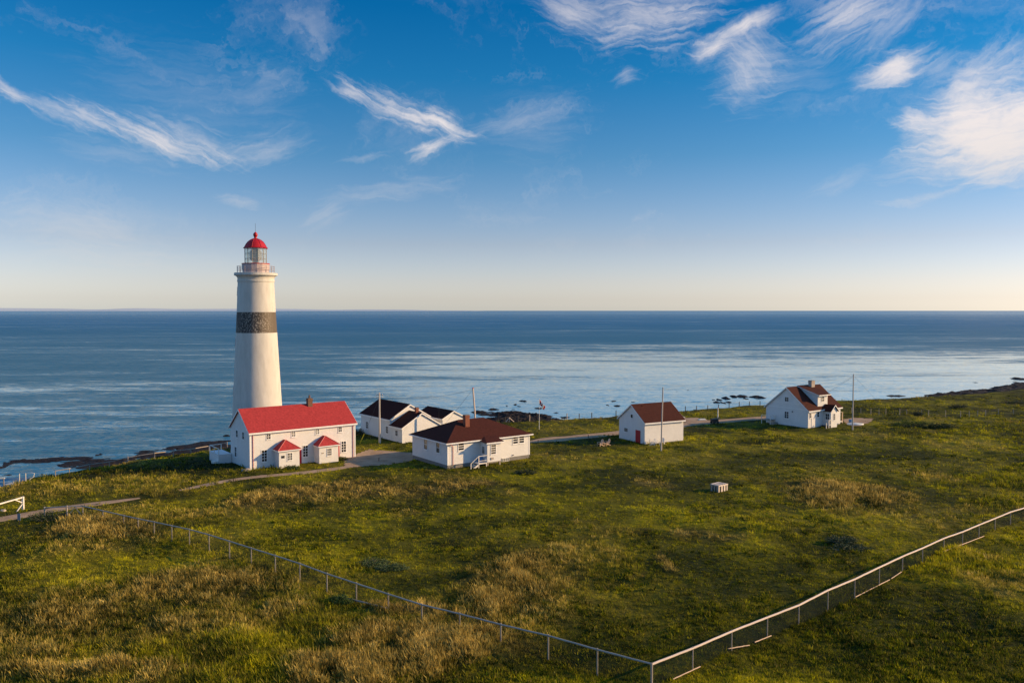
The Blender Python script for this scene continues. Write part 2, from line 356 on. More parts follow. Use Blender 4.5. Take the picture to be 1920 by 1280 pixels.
# clearings of very short dark herbs
CLEAR = [(1100,1150,150,70),(1000,1230,120,30),(760,1090,110,22),(1300,900,260,16),(1330,1080,170,50),(1700,1180,260,90),(1600,860,300,20),(1150,1230,200,50),(1000,1110,40,22),(620,1000,110,7),(1000,980,70,10),(760,950,90,9)]
CLR = []
for px, py, rx, ry in CLEAR:
    c = G(px, py); CLR.append((c.x, c.y, abs(G(px + rx, py).x - c.x), abs(G(px, py - ry).y - G(px, py + ry).y) / 2))
def fields(x, y):
    """dryness, tallness, brightness of the vegetation"""
    wx = (fbm(x, y, 6, 1, 3) - .5) * 7; wy = (fbm(x, y, 6, 4, 3) - .5) * 9
    n1 = fbm(x, y, 15, 0); n2 = fbm(x, y, 7, 2); n3 = fbm(x, y, 2.2, 5, 3); n4 = fbm(x, y, 24, 6)
    ss = lambda v, a, b: np.clip((v - a) / (b - a), 0, 1)
    dry = .06 + .55 * ss(n2, .55, .75) * ss(n1, .42, .6)
    tall = .10 + .35 * ss(n1, .5, .72) + .14 * ss(n3, .5, .8)
    br = .20 + .5 * ss(n4, .40, .62) * ss(n2, .35, .60) + .30 * ss(n3, .48, .72) - .10 * ss(fbm(x, y, 5, 7, 3), .5, .65)
    for cx, cy, rx, ry in CLR:
        m = np.exp(-(((x + wx - cx) / rx) ** 2 + ((y + wy - cy) / ry) ** 2) ** 1.5) * .92
        dry = dry * (1 - m * .85); tall = tall * (1 - m); br = br * (1 - m) + .14 * m
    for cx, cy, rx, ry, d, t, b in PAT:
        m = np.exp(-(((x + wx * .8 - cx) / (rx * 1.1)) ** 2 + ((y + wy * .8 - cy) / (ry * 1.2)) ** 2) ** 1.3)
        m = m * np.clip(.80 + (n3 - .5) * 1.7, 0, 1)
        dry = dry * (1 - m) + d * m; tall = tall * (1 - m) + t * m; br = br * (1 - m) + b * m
    return dry, tall, br
# clear ground around buildings and roads
SITES = [(-36.2, 109.3, 38, 16, 7.8), (-8.95, 109.8, 36, 14.3, 10), (21.8, 130.1, 28, 8.1, 7.2), (55.26, 147.9, 35, 10.4, 9.4), (-18.2, 131.4, 38, 7.6, 14.6), (-40.5, 126.5, 0, .1, .1)]
def to_local(x, y, s):
    a = R(s[2]); dx = x - s[0]; dy = y - s[1]
    return dx * math.cos(a) + dy * math.sin(a), -dx * math.sin(a) + dy * math.cos(a)
def site_dist(x, y):
    d = np.full(np.shape(x), 1e9)
    for s in SITES:
        u, v = to_local(x, y, s); du = np.maximum(np.maximum(-u, u - s[3]), 0); dv = np.maximum(np.maximum(-v, v - s[4]), 0)
        d = np.minimum(d, np.hypot(du, dv) - (4.2 if s[3] < 1 else 0))
    return d
def pix(lst): return [tuple(G(a, b)[:2]) for a, b in lst]
ROADS = [  # centre line px, half width m
 (pix([(-160, 992), (0, 974), (40, 967), (80, 958), (140, 949), (205, 941), (262, 933.5)]), 1.25),
 (pix([(335, 919), (370, 912), (430, 900), (480, 893), (560, 887), (640, 877), (700, 866)]), .95),
 (pix([(985, 829), (1040, 823), (1100, 817.5), (1157, 811.5), (1230, 803), (1290, 794.5), (1332, 791), (1380, 787), (1426, 783.5), (1470, 780), (1530, 777)]), 2.3),
]
YARDS = [pix([(640, 860), (690, 843), (770, 849), (830, 850), (860, 858), (780, 862), (730, 872), (690, 874), (650, 878)]),
         pix([(1276, 790), (1283, 784), (1305, 783.5), (1330, 789), (1300, 797)]),
         pix([(1585, 794), (1580, 786), (1600, 784), (1640, 784.5), (1632, 790), (1610, 799), (1596, 799)])]
def seg_dist(x, y, pl):
    d = np.full(np.shape(x), 1e9)
    for (ax, ay), (bx, by) in zip(pl, pl[1:]):
        vx, vy = bx - ax, by - ay; t = np.clip(((x - ax) * vx + (y - ay) * vy) / (vx * vx + vy * vy), 0, 1)
        d = np.minimum(d, np.hypot(x - ax - t * vx, y - ay - t * vy))
    return d
def in_poly(x, y, poly):
    ins = np.zeros(np.shape(x), bool)
    for i in range(len(poly)):
        x0, y0 = poly[i]; x1, y1 = poly[i - 1]
        c = ((y0 > y) != (y1 > y)) & (x < (x1 - x0) * (y - y0) / (y1 - y0 + 1e-9) + x0); ins ^= c
    return ins
def road_dist(x, y):
    d = np.full(np.shape(x), 1e9)
    for pl, hw in ROADS: d = np.minimum(d, seg_dist(x, y, pl) - hw)
    for po in YARDS:
        e = seg_dist(x, y, po + po[:1]); d = np.minimum(d, np.where(in_poly(x, y, po), -e, e))
    return d
def height(x, y):
    x = np.asarray(x, float); y = np.asarray(y, float)
    _, tall, _ = fields(x, y)
    m = np.clip((np.minimum(site_dist(x, y) - .6, road_dist(x, y) - .2)) / 5, 0, 1)
    b = (fbm(x, y, 14, 2) - .5) * 1.1 + (fbm(x, y, 5, 6, 3) - .5) * .8 + (fbm(x, y, 1.6, 1, 2) - .5) * .34
    h = b * m * .8 + (tall - .2) * .62 * m
    e = edge_r(x, y) - np.hypot(x, y)
    drop = np.clip(-e / 7.0, 0, 1); drop = drop * drop * (3 - 2 * drop)
    h = h * np.clip((e + 4) / 8, .15, 1)
    lf = np.clip((np.degrees(np.arctan2(-x, y)) - 19.2) / 2.5, 0, 1); k = np.clip(1 - e / 24, 0, 1)
    h = h - BANK * lf * k * k * (3 - 2 * k)
    return h - 7.5 * drop
def hz(x, y): return float(height(np.array([x]), np.array([y]))[0])
def GT(px, py):
    """sight line down to the terrain"""
    z = 0.
    for _ in range(14): g = G(px, py, z); z += .6 * (max(hz(g.x, g.y), -4.) - z)
    g = G(px, py, z); return Vector((g.x, g.y, hz(g.x, g.y)))

# ------------------------------------------------------------------ ground sheet
def grid_mesh(name, xs, ys, zf, material):
    X, Y = np.meshgrid(xs, ys); Z = zf(X, Y)
    nx, ny = len(xs), len(ys)
    co_ = np.stack([X, Y, Z], -1).reshape(-1, 3).astype(np.float32)
    i = (np.arange(ny - 1)[:, None] * nx + np.arange(nx - 1)[None, :]).reshape(-1)
    q = np.stack([i, i + 1, i + nx + 1, i + nx], -1).astype(np.int32)
    return np_mesh(name, co_, q, material), X.reshape(-1), Y.reshape(-1)
def np_mesh(name, co_, q, material):
    me = bpy.data.meshes.new(name)
    me.vertices.add(len(co_)); me.vertices.foreach_set('co', co_.reshape(-1))
    k = q.shape[1]; me.loops.add(q.size); me.loops.foreach_set('vertex_index', q.reshape(-1))
    me.polygons.add(len(q)); me.polygons.foreach_set('loop_start', np.arange(0, q.size, k, dtype=np.int32))
    me.update(calc_edges=True)
    me.materials.append(material)
    o = bpy.data.objects.new(name, me); COL.objects.link(o); return o
def attr(o, name, vals):
    a = o.data.attributes.new(name, 'FLOAT', 'POINT'); a.data.foreach_set('value', np.asarray(vals, np.float32))

def veg_color(b, dry, bright, pos, dark=1.0):
    g = b.ramp(bright, [(0, (.012, .024, .003)), (.18, (.068, .095, .005)), (.42, (.26, .26, .007)), (1., (.66, .60, .012))])
    g = b.mix(b.mr(b.noise(pos, .35, 4, .6), .40, .62, 0, .45), g, (.032, .056, .012))
    d = b.ramp(b.noise(pos, .8, 4, .65), [(.32, (.26, .19, .05)), (.5, (.58, .42, .11)), (.66, (.88, .66, .20))])
    c = b.mix(dry, g, d)
    c = b.mix(b.mr(b.noise(pos, .18, 5, .7), .58, .72, 0, .3), c, (.085, .058, .022))
    return b.vm('SCALE', c, Scale=dark)
def ground_mat():
    m, b, out = new_mat('meadow_soil')
    pos = b.n('ShaderNodeNewGeometry').outputs['Position']
    dry = b.n('ShaderNodeAttribute', attribute_name='dry').outputs['Fac']; br = b.n('ShaderNodeAttribute', attribute_name='bright').outputs['Fac']
    rk = b.n('ShaderNodeAttribute', attribute_name='bare').outputs['Fac']
    n = b.noise(pos, 2.2, 6, .7)
    c = veg_color(b, b.m('MULTIPLY', dry, .6), b.m('ADD', br, b.mr(n, .3, .7, -.2, .2)), pos, .36)
    c = b.mix(b.mr(n, .5, .7, 0, .6), c, (.016, .014, .006))
    rock = b.ramp(b.noise(pos, .9, 5, .65), [(.3, (.012, .008, .007)), (.55, (.035, .020, .014)), (.72, (.13, .10, .065))])
    c = b.mix(rk, c, rock)
    bp = b.n('ShaderNodeBump', {'Height': n, 'Strength': .9, 'Distance': .25})
    p = b.n('ShaderNodeBsdfPrincipled', {'Base Color': c, 'Roughness': .95, 'Specular IOR Level': .1, 'Normal': bp.outputs[0]})
    b.t.links.new(p.outputs[0], out.inputs[0]); return m
def axis(a, b, lo, hi, fine, coarse):
    l = list(np.arange(lo, hi + fine, fine)); x = lo
    while x > a: x -= coarse; l.insert(0, x)
    x = l[-1]
    while x < b: x += coarse; l.append(x)
    return np.array(l)
gxs = axis(-300, 420, -115, 150, .6, 6); gys = axis(-250, 420, 40, 225, .6, 6)
ground, gx, gy = grid_mesh('ground', gxs, gys, height, ground_mat())
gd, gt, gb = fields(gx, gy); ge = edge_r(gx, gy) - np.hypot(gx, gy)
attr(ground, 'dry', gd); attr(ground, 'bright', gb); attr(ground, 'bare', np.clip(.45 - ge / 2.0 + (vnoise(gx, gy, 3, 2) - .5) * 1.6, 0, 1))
tag(ground, kind='structure'); ground.data.shade_smooth()

# gravel paths
def gravel_mat():
    m, b, out = new_mat('gravel')
    pos = b.n('ShaderNodeNewGeometry').outputs['Position']
    c = b.ramp(b.noise(pos, .45, 6, .7), [(.3, (.23, .155, .095)), (.55, (.37, .26, .17)), (.75, (.45, .33, .23))])
    c = b.mix(b.mr(b.noise(pos, 3, 5, .7), .56, .7, 0, .5), c, (.12, .11, .05))
    bp = b.n('ShaderNodeBump', {'Height': b.noise(pos, 9, 5, .7), 'Strength': .6, 'Distance': .05})
    p = b.n('ShaderNodeBsdfPrincipled', {'Base Color': c, 'Roughness': .95, 'Specular IOR Level': .15, 'Normal': bp.outputs[0]})
    b.t.links.new(p.outputs[0], out.inputs[0]); return m
M['gravel'] = gravel_mat()

def road(pl, hw, name, lift=.035):
    pts = []
    for (a, b) in zip(pl, pl[1:]):
        a = Vector(a); b = Vector(b); n = max(2, int((b - a).length / .7))
        for i in range(n): pts.append(a.lerp(b, i / n))
    pts.append(Vector(pl[-1]))
    for _ in range(8): pts = [pts[0]] + [(pts[i - 1] + pts[i] * 2 + pts[i + 1]) / 4 for i in range(1, len(pts) - 1)] + [pts[-1]]
    K = 7; P = []
    for i, p in enumerate(pts):
        d = (pts[min(i + 1, len(pts) - 1)] - pts[max(i - 1, 0)]).normalized(); nrm = Vector((-d.y, d.x))
        wv = hw * min(1, .25 + min(i, len(pts) - 1 - i) / 7) * (1 + .35 * (vnoise(np.array([p.x]), np.array([p.y]), 3, 4)[0] - .5))
        for k in range(K): q = p + nrm * wv * (2 * k / (K - 1) - 1); P.append((q.x, q.y))
    P = np.array(P); z = height(P[:, 0], P[:, 1]) + lift
    ed = np.tile(np.array([1] + [0] * (K - 2) + [1], bool), len(pts)); z[ed] -= .06
    q = [(i * K + k, (i + 1) * K + k, (i + 1) * K + k + 1, i * K + k + 1) for i in range(len(pts) - 1) for k in range(K - 1)]
    o = np_mesh(name, np.column_stack([P, z]).astype(np.float32), np.array(q, np.int32)[:, ::-1].copy(), M['gravel'])
    return tag(o, kind='structure')
road(*ROADS[0], 'path'); road(*ROADS[1], 'path'); road(*ROADS[2], 'road')
def yard(po, name, lift=.05):
    po = np.array(po); x0, y0 = po.min(0) - .5; x1, y1 = po.max(0) + .5; st = .35
    xs = np.arange(x0, x1, st); ys = np.arange(y0, y1, st); X, Y = np.meshgrid(xs, ys)
    ins = in_poly(X + (vnoise(X, Y, 1.5, 2) - .5) * .8, Y + (vnoise(X, Y, 1.5, 3) - .5) * .8, [tuple(p) for p in po])
    vs = []; fs = []; idx = {}
    Zh = height(X, Y) + lift
    for j in range(len(ys) - 1):
        for i in range(len(xs) - 1):
            if ins[j, i]:
                f = []
                for a, b in ((j, i), (j, i + 1), (j + 1, i + 1), (j + 1, i)):
                    if (a, b) not in idx: idx[(a, b)] = len(vs); vs.append((X[a, b], Y[a, b], Zh[a, b]))
                    f.append(idx[(a, b)])
                fs.append(tuple(f))
    me = bpy.data.meshes.new(name); me.from_pydata(vs, [], fs); me.materials.append(M['gravel'])
    o = bpy.data.objects.new(name, me); COL.objects.link(o); return tag(o, kind='structure')
for i, y_ in enumerate(YARDS): yard(y_, 'gravel_yard')

# ------------------------------------------------------------------ sea
def sea_mat():
    m, b, out = new_mat('sea_water')
    pos = b.n('ShaderNodeNewGeometry').outputs['Position']
    sp = b.n('ShaderNodeSeparateXYZ', {0: pos}); X, Y = sp.outputs[0], sp.outputs[1]
    # calm water near the shore to the right, wind patches elsewhere
    wv = b.vm('MULTIPLY', pos, (.0016, .0075, 0)); wp = b.noise(wv, 1., 6, .62, .6)
    wp2 = b.noise(b.vm('MULTIPLY', pos, (.010, .045, 0)), 1., 5, .6, .8)
    wp3 = b.noise(b.vm('MULTIPLY', pos, (.05, .22, 0)), 1., 4, .6, .5)
    side = b.mr(b.m('ADD', X, b.m('MULTIPLY', Y, .12)), -120, 60, 0, 1, True)
    near = b.mr(Y, 260, 820, 1, 0, True)
    calm = b.m('MAXIMUM', b.m('MULTIPLY', side, near), b.mr(Y, 150, 900, .36, .04))
    vary = b.m('ADD', b.m('MULTIPLY', b.m('SUBTRACT', wp, .5), 1.6), b.m('MULTIPLY', b.m('SUBTRACT', wp2, .5), 1.5))
    vary = b.m('ADD', vary, b.m('ADD', b.m('MULTIPLY', b.m('SUBTRACT', wp3, .5), .9), b.m('MULTIPLY', b.m('SUBTRACT', b.noise(b.vm('MULTIPLY', pos, (.14, .75, 0)), 1., 3, .6, .4), .5), .9)))
    calm = b.m('ADD', b.m('MULTIPLY', calm, .85), b.m('MULTIPLY', vary, .95), clamp=True)
    calm = b.m('ADD', b.m('MULTIPLY', calm, .45), b.m('MULTIPLY', b.mr(calm, .36, .66, 0, 1, True), .55))
    amp = b.mr(calm, 0, 1, .95, .09)
    # facet slopes straight from noise, so that far water stays rough
    s1 = b.noise(b.vm('MULTIPLY', pos, (.45, .9, 0)), 1., 3, .6, 0, True)
    s2 = b.noise(b.vm('MULTIPLY', pos, (2.2, 3.2, 0)), 1., 3, .6, 0, True)
    sl = b.vm('ADD', b.vm('SCALE', b.vm('SUBTRACT', s1, (.5, .5, .5)), Scale=1.0), b.vm('SCALE', b.vm('SUBTRACT', s2, (.5, .5, .5)), Scale=.8))
    sl = b.vm('MULTIPLY', b.vm('SCALE', sl, Scale=amp), (1, 1, 0))
    nrm = b.vm('NORMALIZE', b.vm('ADD', sl, (0, 0, 1)))
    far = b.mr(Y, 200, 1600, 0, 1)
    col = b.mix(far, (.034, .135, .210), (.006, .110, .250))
    d = b.n('ShaderNodeBsdfDiffuse', {'Color': col, 'Normal': nrm})
    g = b.n('ShaderNodeBsdfGlossy', {'Color': (1, .97, .88, 1), 'Roughness': b.mr(calm, 0, 1, .22, .10), 'Normal': nrm})
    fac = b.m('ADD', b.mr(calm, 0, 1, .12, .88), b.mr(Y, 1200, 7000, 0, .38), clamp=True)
    p = b.n('ShaderNodeMixShader', {0: fac, 1: d.outputs[0], 2: g.outputs[0]})
    b.t.links.new(p.outputs[0], out.inputs[0]); return m
def disc(name, r, z, m, n=96):
    vs = [(0, 0, z)]; rings = [200, 1000, 5000, r]
    for rr in rings: vs += [(rr * math.cos(2 * PI * k / n), rr * math.sin(2 * PI * k / n), z) for k in range(n)]
    fs = [(0, 1 + k, 1 + (k + 1) % n) for k in range(n)]
    for j in range(len(rings) - 1): fs += [(1 + j * n + k, 1 + (j + 1) * n + k, 1 + (j + 1) * n + (k + 1) % n, 1 + j * n + (k + 1) % n) for k in range(n)]
    me = bpy.data.meshes.new(name); me.from_pydata(vs, [], fs); me.materials.append(m); o = bpy.data.objects.new(name, me); COL.objects.link(o); return o
tag(disc('sea', 90000, SEA, sea_mat()), kind='structure')

# ------------------------------------------------------------------ shore rocks
def rock_mat():
    m, b, out = new_mat('wet_weedy_rock')
    pos = b.n('ShaderNodeNewGeometry').outputs['Position']
    c = b.ramp(b.noise(pos, 1.1, 6, .7), [(.36, (.005, .005, .006)), (.54, (.016, .011, .010)), (.68, (.045, .032, .024)), (.80, (.13, .11, .08))])
    bp = b.n('ShaderNodeBump', {'Height': b.noise(pos, 2.5, 6, .7), 'Strength': 1., 'Distance': .3})
    p = b.n('ShaderNodeBsdfPrincipled', {'Base Color': c, 'Roughness': .75, 'Specular IOR Level': .2, 'Normal': bp.outputs[0]})
    b.t.links.new(p.outputs[0], out.inputs[0]); return m
M['rock'] = rock_mat()
def rock(cx, cy, rx, ry, h, seed, name='rock', rot=0.):
    """ragged low rock standing in shallow water"""
    n = 40; m = 9; vs = []; k1 = seed * 3.7
    for j in range(m):
        t = j / (m - 1)
        for k in range(n):
            a = 2 * PI * k / n
            rag = 1 + .30 * math.sin(2 * a + k1) * .6 + .22 * math.sin(5 * a + k1 * 2) + .12 * math.sin(9 * a + k1 * 5) + .08 * math.sin(17 * a + k1)
            u, v = math.cos(a) * rx * t * rag, math.sin(a) * ry * t * rag
            x = cx + u * math.cos(rot) - v * math.sin(rot); y = cy + u * math.sin(rot) + v * math.cos(rot)
            vs.append((x, y, t))
    A = np.array(vs); nz = fbm(A[:, 0] + seed * 13, A[:, 1], max(rx, ry) * .55 + .8, seed % 5, 4)
    z = SEA - .35 + (h + .35) * (1 - A[:, 2] ** 2.2) ** .6 * (.35 + 1.3 * np.clip(nz - .12, 0, 1))
    z[A[:, 2] > .99] = SEA - .6
    A[:, 2] = z
    fs = [(j * n + k, (j + 1) * n + k, (j + 1) * n + (k + 1) % n, j * n + (k + 1) % n) for j in range(m - 1) for k in range(n)]
    me = bpy.data.meshes.new(name); me.from_pydata([tuple(a) for a in A], [], fs); me.materials.append(M['rock'])
    o = bpy.data.objects.new(name, me); COL.objects.link(o); return fixn(o)
def rock_px(px, py, w_, h_, hz_, seed, label, group=None):
    c = G(px, py + h_ * .25, SEA); sc = c.y / F
    ry = max(abs(G(px, py - h_ / 2, SEA).y - G(px, py + h_ / 2, SEA).y) / 2 * .9, w_ * sc * .16)
    o = rock(c.x, c.y, w_ * sc / 2 * 1.02, ry, hz_ * .5, seed)
    tag(o, label, 'rock', group); return o
RG = 'rocks showing above the shallow water'
for a in [
 (905, 772, 46, 5, .9, 1, 'flat dark rock left of the reef beyond the tall white pole'),
 (925, 767, 22, 3, .6, 2, 'small dark rock just seaward of the reef beyond the white pole'),
 (918, 776, 40, 5, .8, 31, 'broken brown rock between the white pole and the shore reef'),
 (963, 767, 14, 2, .4, 3, 'tiny dark rock behind the middle of the shore reef'),
 (980, 751, 14, 3, .5, 4, 'pair of small dark rocks farthest out left of the flag'),
 (966, 758, 9, 2, .35, 5, 'tiny rock left of the flagpole between the farthest rock and the reef'),
 (973, 761, 10, 2, .35, 6, 'tiny rock nearest left of the flag'),
 (951, 760.5, 6, 1.5, .3, 7, 'leftmost tiny rock left of the flagpole'),
 (1011, 765, 24, 3, .5, 8, 'flat dark rock directly behind the flagpole under the flag'),
 (1036, 751, 6, 2, .35, 9, 'lone tiny rock to the right of the flag'),
 (1044, 773, 17, 2.6, .4, 10, 'dark lens shaped rock right of the flagpole'),
 (1032, 779, 16, 3, .5, 11, 'low rock near the shore right of the flagpole'),
 (1058, 781, 20, 5, .6, 12, 'brown rock close to the wire fence right of the flagpole'),
 (1140, 759, 9, 3, .5, 13, 'small dark rock left of the barn roof'),
 (1156, 760, 14, 3, .5, 14, 'dark rock just left of the barn gable'),
 (1150, 751.5, 16, 2, .35, 15, 'thin rock farthest out left of the barn'),
 (1157, 767, 22, 2.6, .35, 16, 'low greenish rock beside the left eave of the barn'),
 (1188, 753, 18, 1.6, .3, 17, 'thin dark streak of rock behind the barn ridge'),
 (1271, 733.5, 12, 2, .4, 18, 'small dark rock beyond the right end of the barn'),
 (1290, 731, 8, 1.5, .3, 32, 'tiny rock right of the tall barn pole far out'),
 (1338, 748.5, 8, 2.2, .5, 19, 'leftmost small rock of the reef left of the far house'),
 (1349, 749, 11, 3, .6, 20, 'second small rock of the reef left of the far house'),
 (1360, 745.5, 13, 5, .9, 21, 'rounded dark rock in the middle of the reef left of the far house'),
 (1344, 753.5, 15, 3.4, .6, 22, 'nearest left rock of the reef left of the far house'),
 (1355, 754, 14, 4, .7, 23, 'nearest middle rock of the reef left of the far house'),
 (1366, 753, 12, 3, .6, 24, 'nearest right rock of the reef left of the far house'),
 (1376, 742.5, 14, 3.4, .8, 25, 'far left rock of the long row beside the far house'),
 (1393, 742.5, 26, 4, .9, 26, 'long rock in the middle of the row beside the far house'),
 (1398, 746.5, 14, 2.4, .5, 27, 'low rock in front of the long row beside the far house'),
 (1419, 743.5, 26, 4.4, .9, 28, 'long rock at the right end of the row near the far house roof'),
 (1437, 745, 12, 1.8, .4, 29, 'thin tail of rock touching the row next to the far house gable'),
 (1679, 741.5, 42, 2.4, .5, 30, 'long thin rock offshore to the right of the far utility pole'),
 (1828, 716.5, 9, 1.4, .4, 33, 'tiny lone rock far out on the right'),
 (1788, 734.6, 17, 1.8, .5, 34, 'narrow rock just off the weedy point on the right'),
 (1914, 709.5, 24, 5, 1.2, 35, 'dark rock farthest out at the right edge'),
 (1905, 716.5, 14, 1.8, .5, 36, 'thin rock under the dark rock at the right edge'),
 (187, 851, 15, 5, .8, 37, 'small brown rock in the sea off the left shore'),
 (424, 816.5, 16, 3, .6, 38, 'flat dark rock beside the gable of the red roofed house'),
]: rock_px(*a[:6], a[6], RG)
# rock shelves: low tide platforms, ragged strips
def shelf(outline_px, h, seed, name, label=None):
    P = [G(x, y, SEA) for x, y in outline_px]; po = np.array([(p.x, p.y) for p in P])
    x0, y0 = po.min(0) - 2; x1, y1 = po.max(0) + 2; st = max((x1 - x0), (y1 - y0)) / 230
    xs = np.arange(x0, x1, st); ys = np.arange(y0, y1, st); X, Y = np.meshgrid(xs, ys)
    wx = (fbm(X, Y, 6, 2) - .5) * 3; wy = (fbm(X, Y, 6, 5) - .5) * 5
    pl = [tuple(p) for p in po]
    d = seg_dist(X + wx, Y + wy, pl + pl[:1]); d = np.where(in_poly(X + wx, Y + wy, pl), d, -d) + (fbm(X, Y, 2.2, 3, 4) - .35) * 2.2
    rg = 1 - 2 * np.abs(fbm(X, Y, 2.6, seed % 4, 4) - .5); Z = SEA - .55 + np.clip(d / 1.6 + 1, 0, 1) * .55 + h * np.clip(d / 3, 0, 1) * rg ** 3 * 1.1 + (fbm(X, Y, 5, seed % 5, 5) - .52) * .9 * (.35 + h)
    o, _, _ = grid_mesh(name, xs, ys, lambda a, b: Z, M['rock']); return tag(o, kind='structure', label=label)
shelf([(-220, 890), (-60, 878), (-10, 876), (10, 867), (30, 862), (60, 857), (75, 858), (110, 857), (150, 857), (160, 862), (130, 863), (110, 866), (65, 868), (40, 866), (20, 869), (5, 878), (-40, 884), (-220, 900)], .22, 3, 'shore_rock_shelf')
shelf([(110, 866), (130, 862), (165, 858), (200, 861), (230, 860), (250, 850), (280, 843), (320, 838), (350, 834), (385, 828), (440, 824), (440, 845), (380, 850), (300, 862), (235, 878), (160, 876), (125, 873)], .25, 4, 'shore_rock_shelf')
shelf([(-20, 886), (0, 885.5), (30, 884.5), (55, 882.5), (62, 883.5), (40, 887), (10, 889), (-20, 889)], .15, 5, 'shore_rock_shelf')
shelf([(905, 777), (935, 774.5), (955, 772), (990, 775), (1015, 778), (1030, 782), (1055, 785), (1060, 790), (1000, 796), (940, 800), (900, 800), (900, 788), (925, 783)], .75, 6, 'shore_rock_shelf')
shelf([(1732, 742), (1745, 738.5), (1765, 736.5), (1790, 735.8), (1815, 731.5), (1850, 729.5), (1865, 724.5), (1885, 722), (1905, 719.5), (1990, 712), (2150, 705), (2200, 735), (1900, 747), (1800, 750), (1740, 748)], .7, 7, 'shore_rock_shelf')
# distant low coast, haze painted into its pale blue colour
def coast():
    n = 160; vs = []; fs = []
    for i in range(n):
        a = R(-46 + 44 * i / (n - 1)); r = 42000
        hgt = 150 * (.35 + .65 * vnoise(np.array([i * 1.]), np.array([0.]), 9, 1)[0]) * min(1, (n - 1 - i) / 60) ** .7
        for rr, zz in ((r, SEA - 2), (r + 600, hgt), (r + 5000, SEA - 2)): vs.append((rr * math.sin(a), rr * math.cos(a), zz))
    for i in range(n - 1):
        for k in range(2): fs.append((i * 3 + k, (i + 1) * 3 + k, (i + 1) * 3 + k + 1, i * 3 + k + 1))
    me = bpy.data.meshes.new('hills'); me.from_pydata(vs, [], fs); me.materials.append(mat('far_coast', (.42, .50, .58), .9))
    o = bpy.data.objects.new('hills', me); COL.objects.link(o); return tag(fixn(o), kind='structure')
# ------------------------------------------------------------------ buildings
def window(par, u, z, w_, h_, cols=2, rows=3, off=0., face='front', pane='pane', fw=.07, bar=.035, name='window', wallu=0., label=None):
    """u,z: lower left corner of the opening; face front: plane y=off; left: plane x=off with u running along +y"""
    def P(a, d, zz): return (a, off - d, zz) if face == 'front' else (off - d, a, zz)
    def bx(mb, a0, z0, a1, z1, d0, d1):
        p = P(a0, d0, z0); q = P(a1, d1, z1)
        mb.box(tuple(min(i, j) for i, j in zip(p, q)), tuple(max(i, j) for i, j in zip(p, q)))
    f = MB()
    bx(f, u - fw, z - fw, u + w_ + fw, z, -.02, .06); bx(f, u - fw, z + h_, u + w_ + fw, z + h_ + fw, -.02, .06)
    bx(f, u - fw - .05, z - fw - .045, u + w_ + fw + .05, z - fw - .002, -.02, .11)
    bx(f, u - fw, z, u, z + h_, -.02, .06); bx(f, u + w_, z, u + w_ + fw, z + h_, -.02, .06)
    for i in range(1, cols): c = u + w_ * i / cols; bx(f, c - bar / 2, z, c + bar / 2, z + h_, .004, .034)
    for i in range(1, rows): c = z + h_ * i / rows; bx(f, u, c - bar / 2, u + w_, c + bar / 2, .006, .038)
    o = f.build(name, M['trim'], par)
    p = MB(); bx(p, u, z, u + w_, z + h_, -.02, .012); p.build('pane', M[pane], o)
    if label: o['label'] = label
    return o
def gable_roof(par, L, D, ez, rz, ov=.3, ove=.35, m='red_roof', u0=0., v0=0., t=.12, trim='trim', axis_=0, name='roof'):
    """ridge along local x (axis_ 0) or y (axis_ 1); L along the ridge, D across"""
    s = (rz - ez) / (D / 2); r = MB(); tr = MB()
    e0 = (-ove, ez - ove * s); mid = (D / 2, rz); e1 = (D + ove, ez - ove * s)
    a, b = -ov, L + ov
    def pr(mb, prof, a, b):
        if axis_ == 0: mb.prism([(v0 + p, q) for p, q in prof], u0 + a, u0 + b, 0)
        else: mb.prism([(u0 + p, q) for p, q in prof], v0 + a, v0 + b, 1)
    pr(r, [(e0[0], e0[1] + .02), mid, (e1[0], e1[1] + .02), (e1[0], e1[1] + .02 + t), (mid[0], mid[1] + t + .03), (e0[0], e0[1] + .02 + t)], a, b)
    o = fixn(r.build(name, M[m], par))
    # eave fascias and rake boards, proud of the roof edge
    w_ = .20
    for p, sgn in ((e0, -1), (e1, 1)):
        pr(tr, [(p[0] + sgn * .005, p[1] + .11), (p[0] + sgn * .06, p[1] + .11), (p[0] + sgn * .06, p[1] - .12), (p[0] + sgn * .005, p[1] - .12)], a, b)
    for aa, bb in ((a - .045, a - .004), (b + .004, b + .045)):
        for q in (e0, e1): pr(tr, [(q[0], q[1] + .10), (mid[0], mid[1] + .12), (mid[0], mid[1] - .10), (q[0], q[1] - .12)], aa, bb)
    fixn(tr.build('roof_trim', M[trim], par)); return o
def gable_walls(par, L, D, ez, rz, zb=-.4, u0=0., v0=0., axis_=0, m='white', name='wall'):
    prof = [(0, zb), (D, zb), (D, ez), (D / 2, rz), (0, ez)]
    w_ = MB()
    if axis_ == 0: w_.prism([(v0 + p, q) for p, q in prof], u0, u0 + L, 0)
    else: w_.prism([(u0 + p, q) for p, q in prof], v0, v0 + L, 1)
    return fixn(w_.build(name, M[m], par))
def chimney(par, u, v, w_, d_, z0, z1, m='brick', cap='concrete', pot=False):
    c = MB().box((u, v, z0), (u + w_, v + d_, z1)); c.box((u - .06, v - .06, z1 - .28), (u + w_ + .06, v + d_ + .06, z1 - .12))
    o = c.build('chimney', M[m], par)
    k = MB().box((u - .03, v - .03, z1 + .002), (u + w_ + .03, v + d_ + .03, z1 + .07))
    if pot: k.tube([(u + w_ / 2, v + d_ / 2, z1 + .07), (u + w_ / 2, v + d_ / 2, z1 + .55)], .15, 10, r1=.11)
    k.build('chimney_cap', M[cap if not pot else 'old_brick'], o); return o

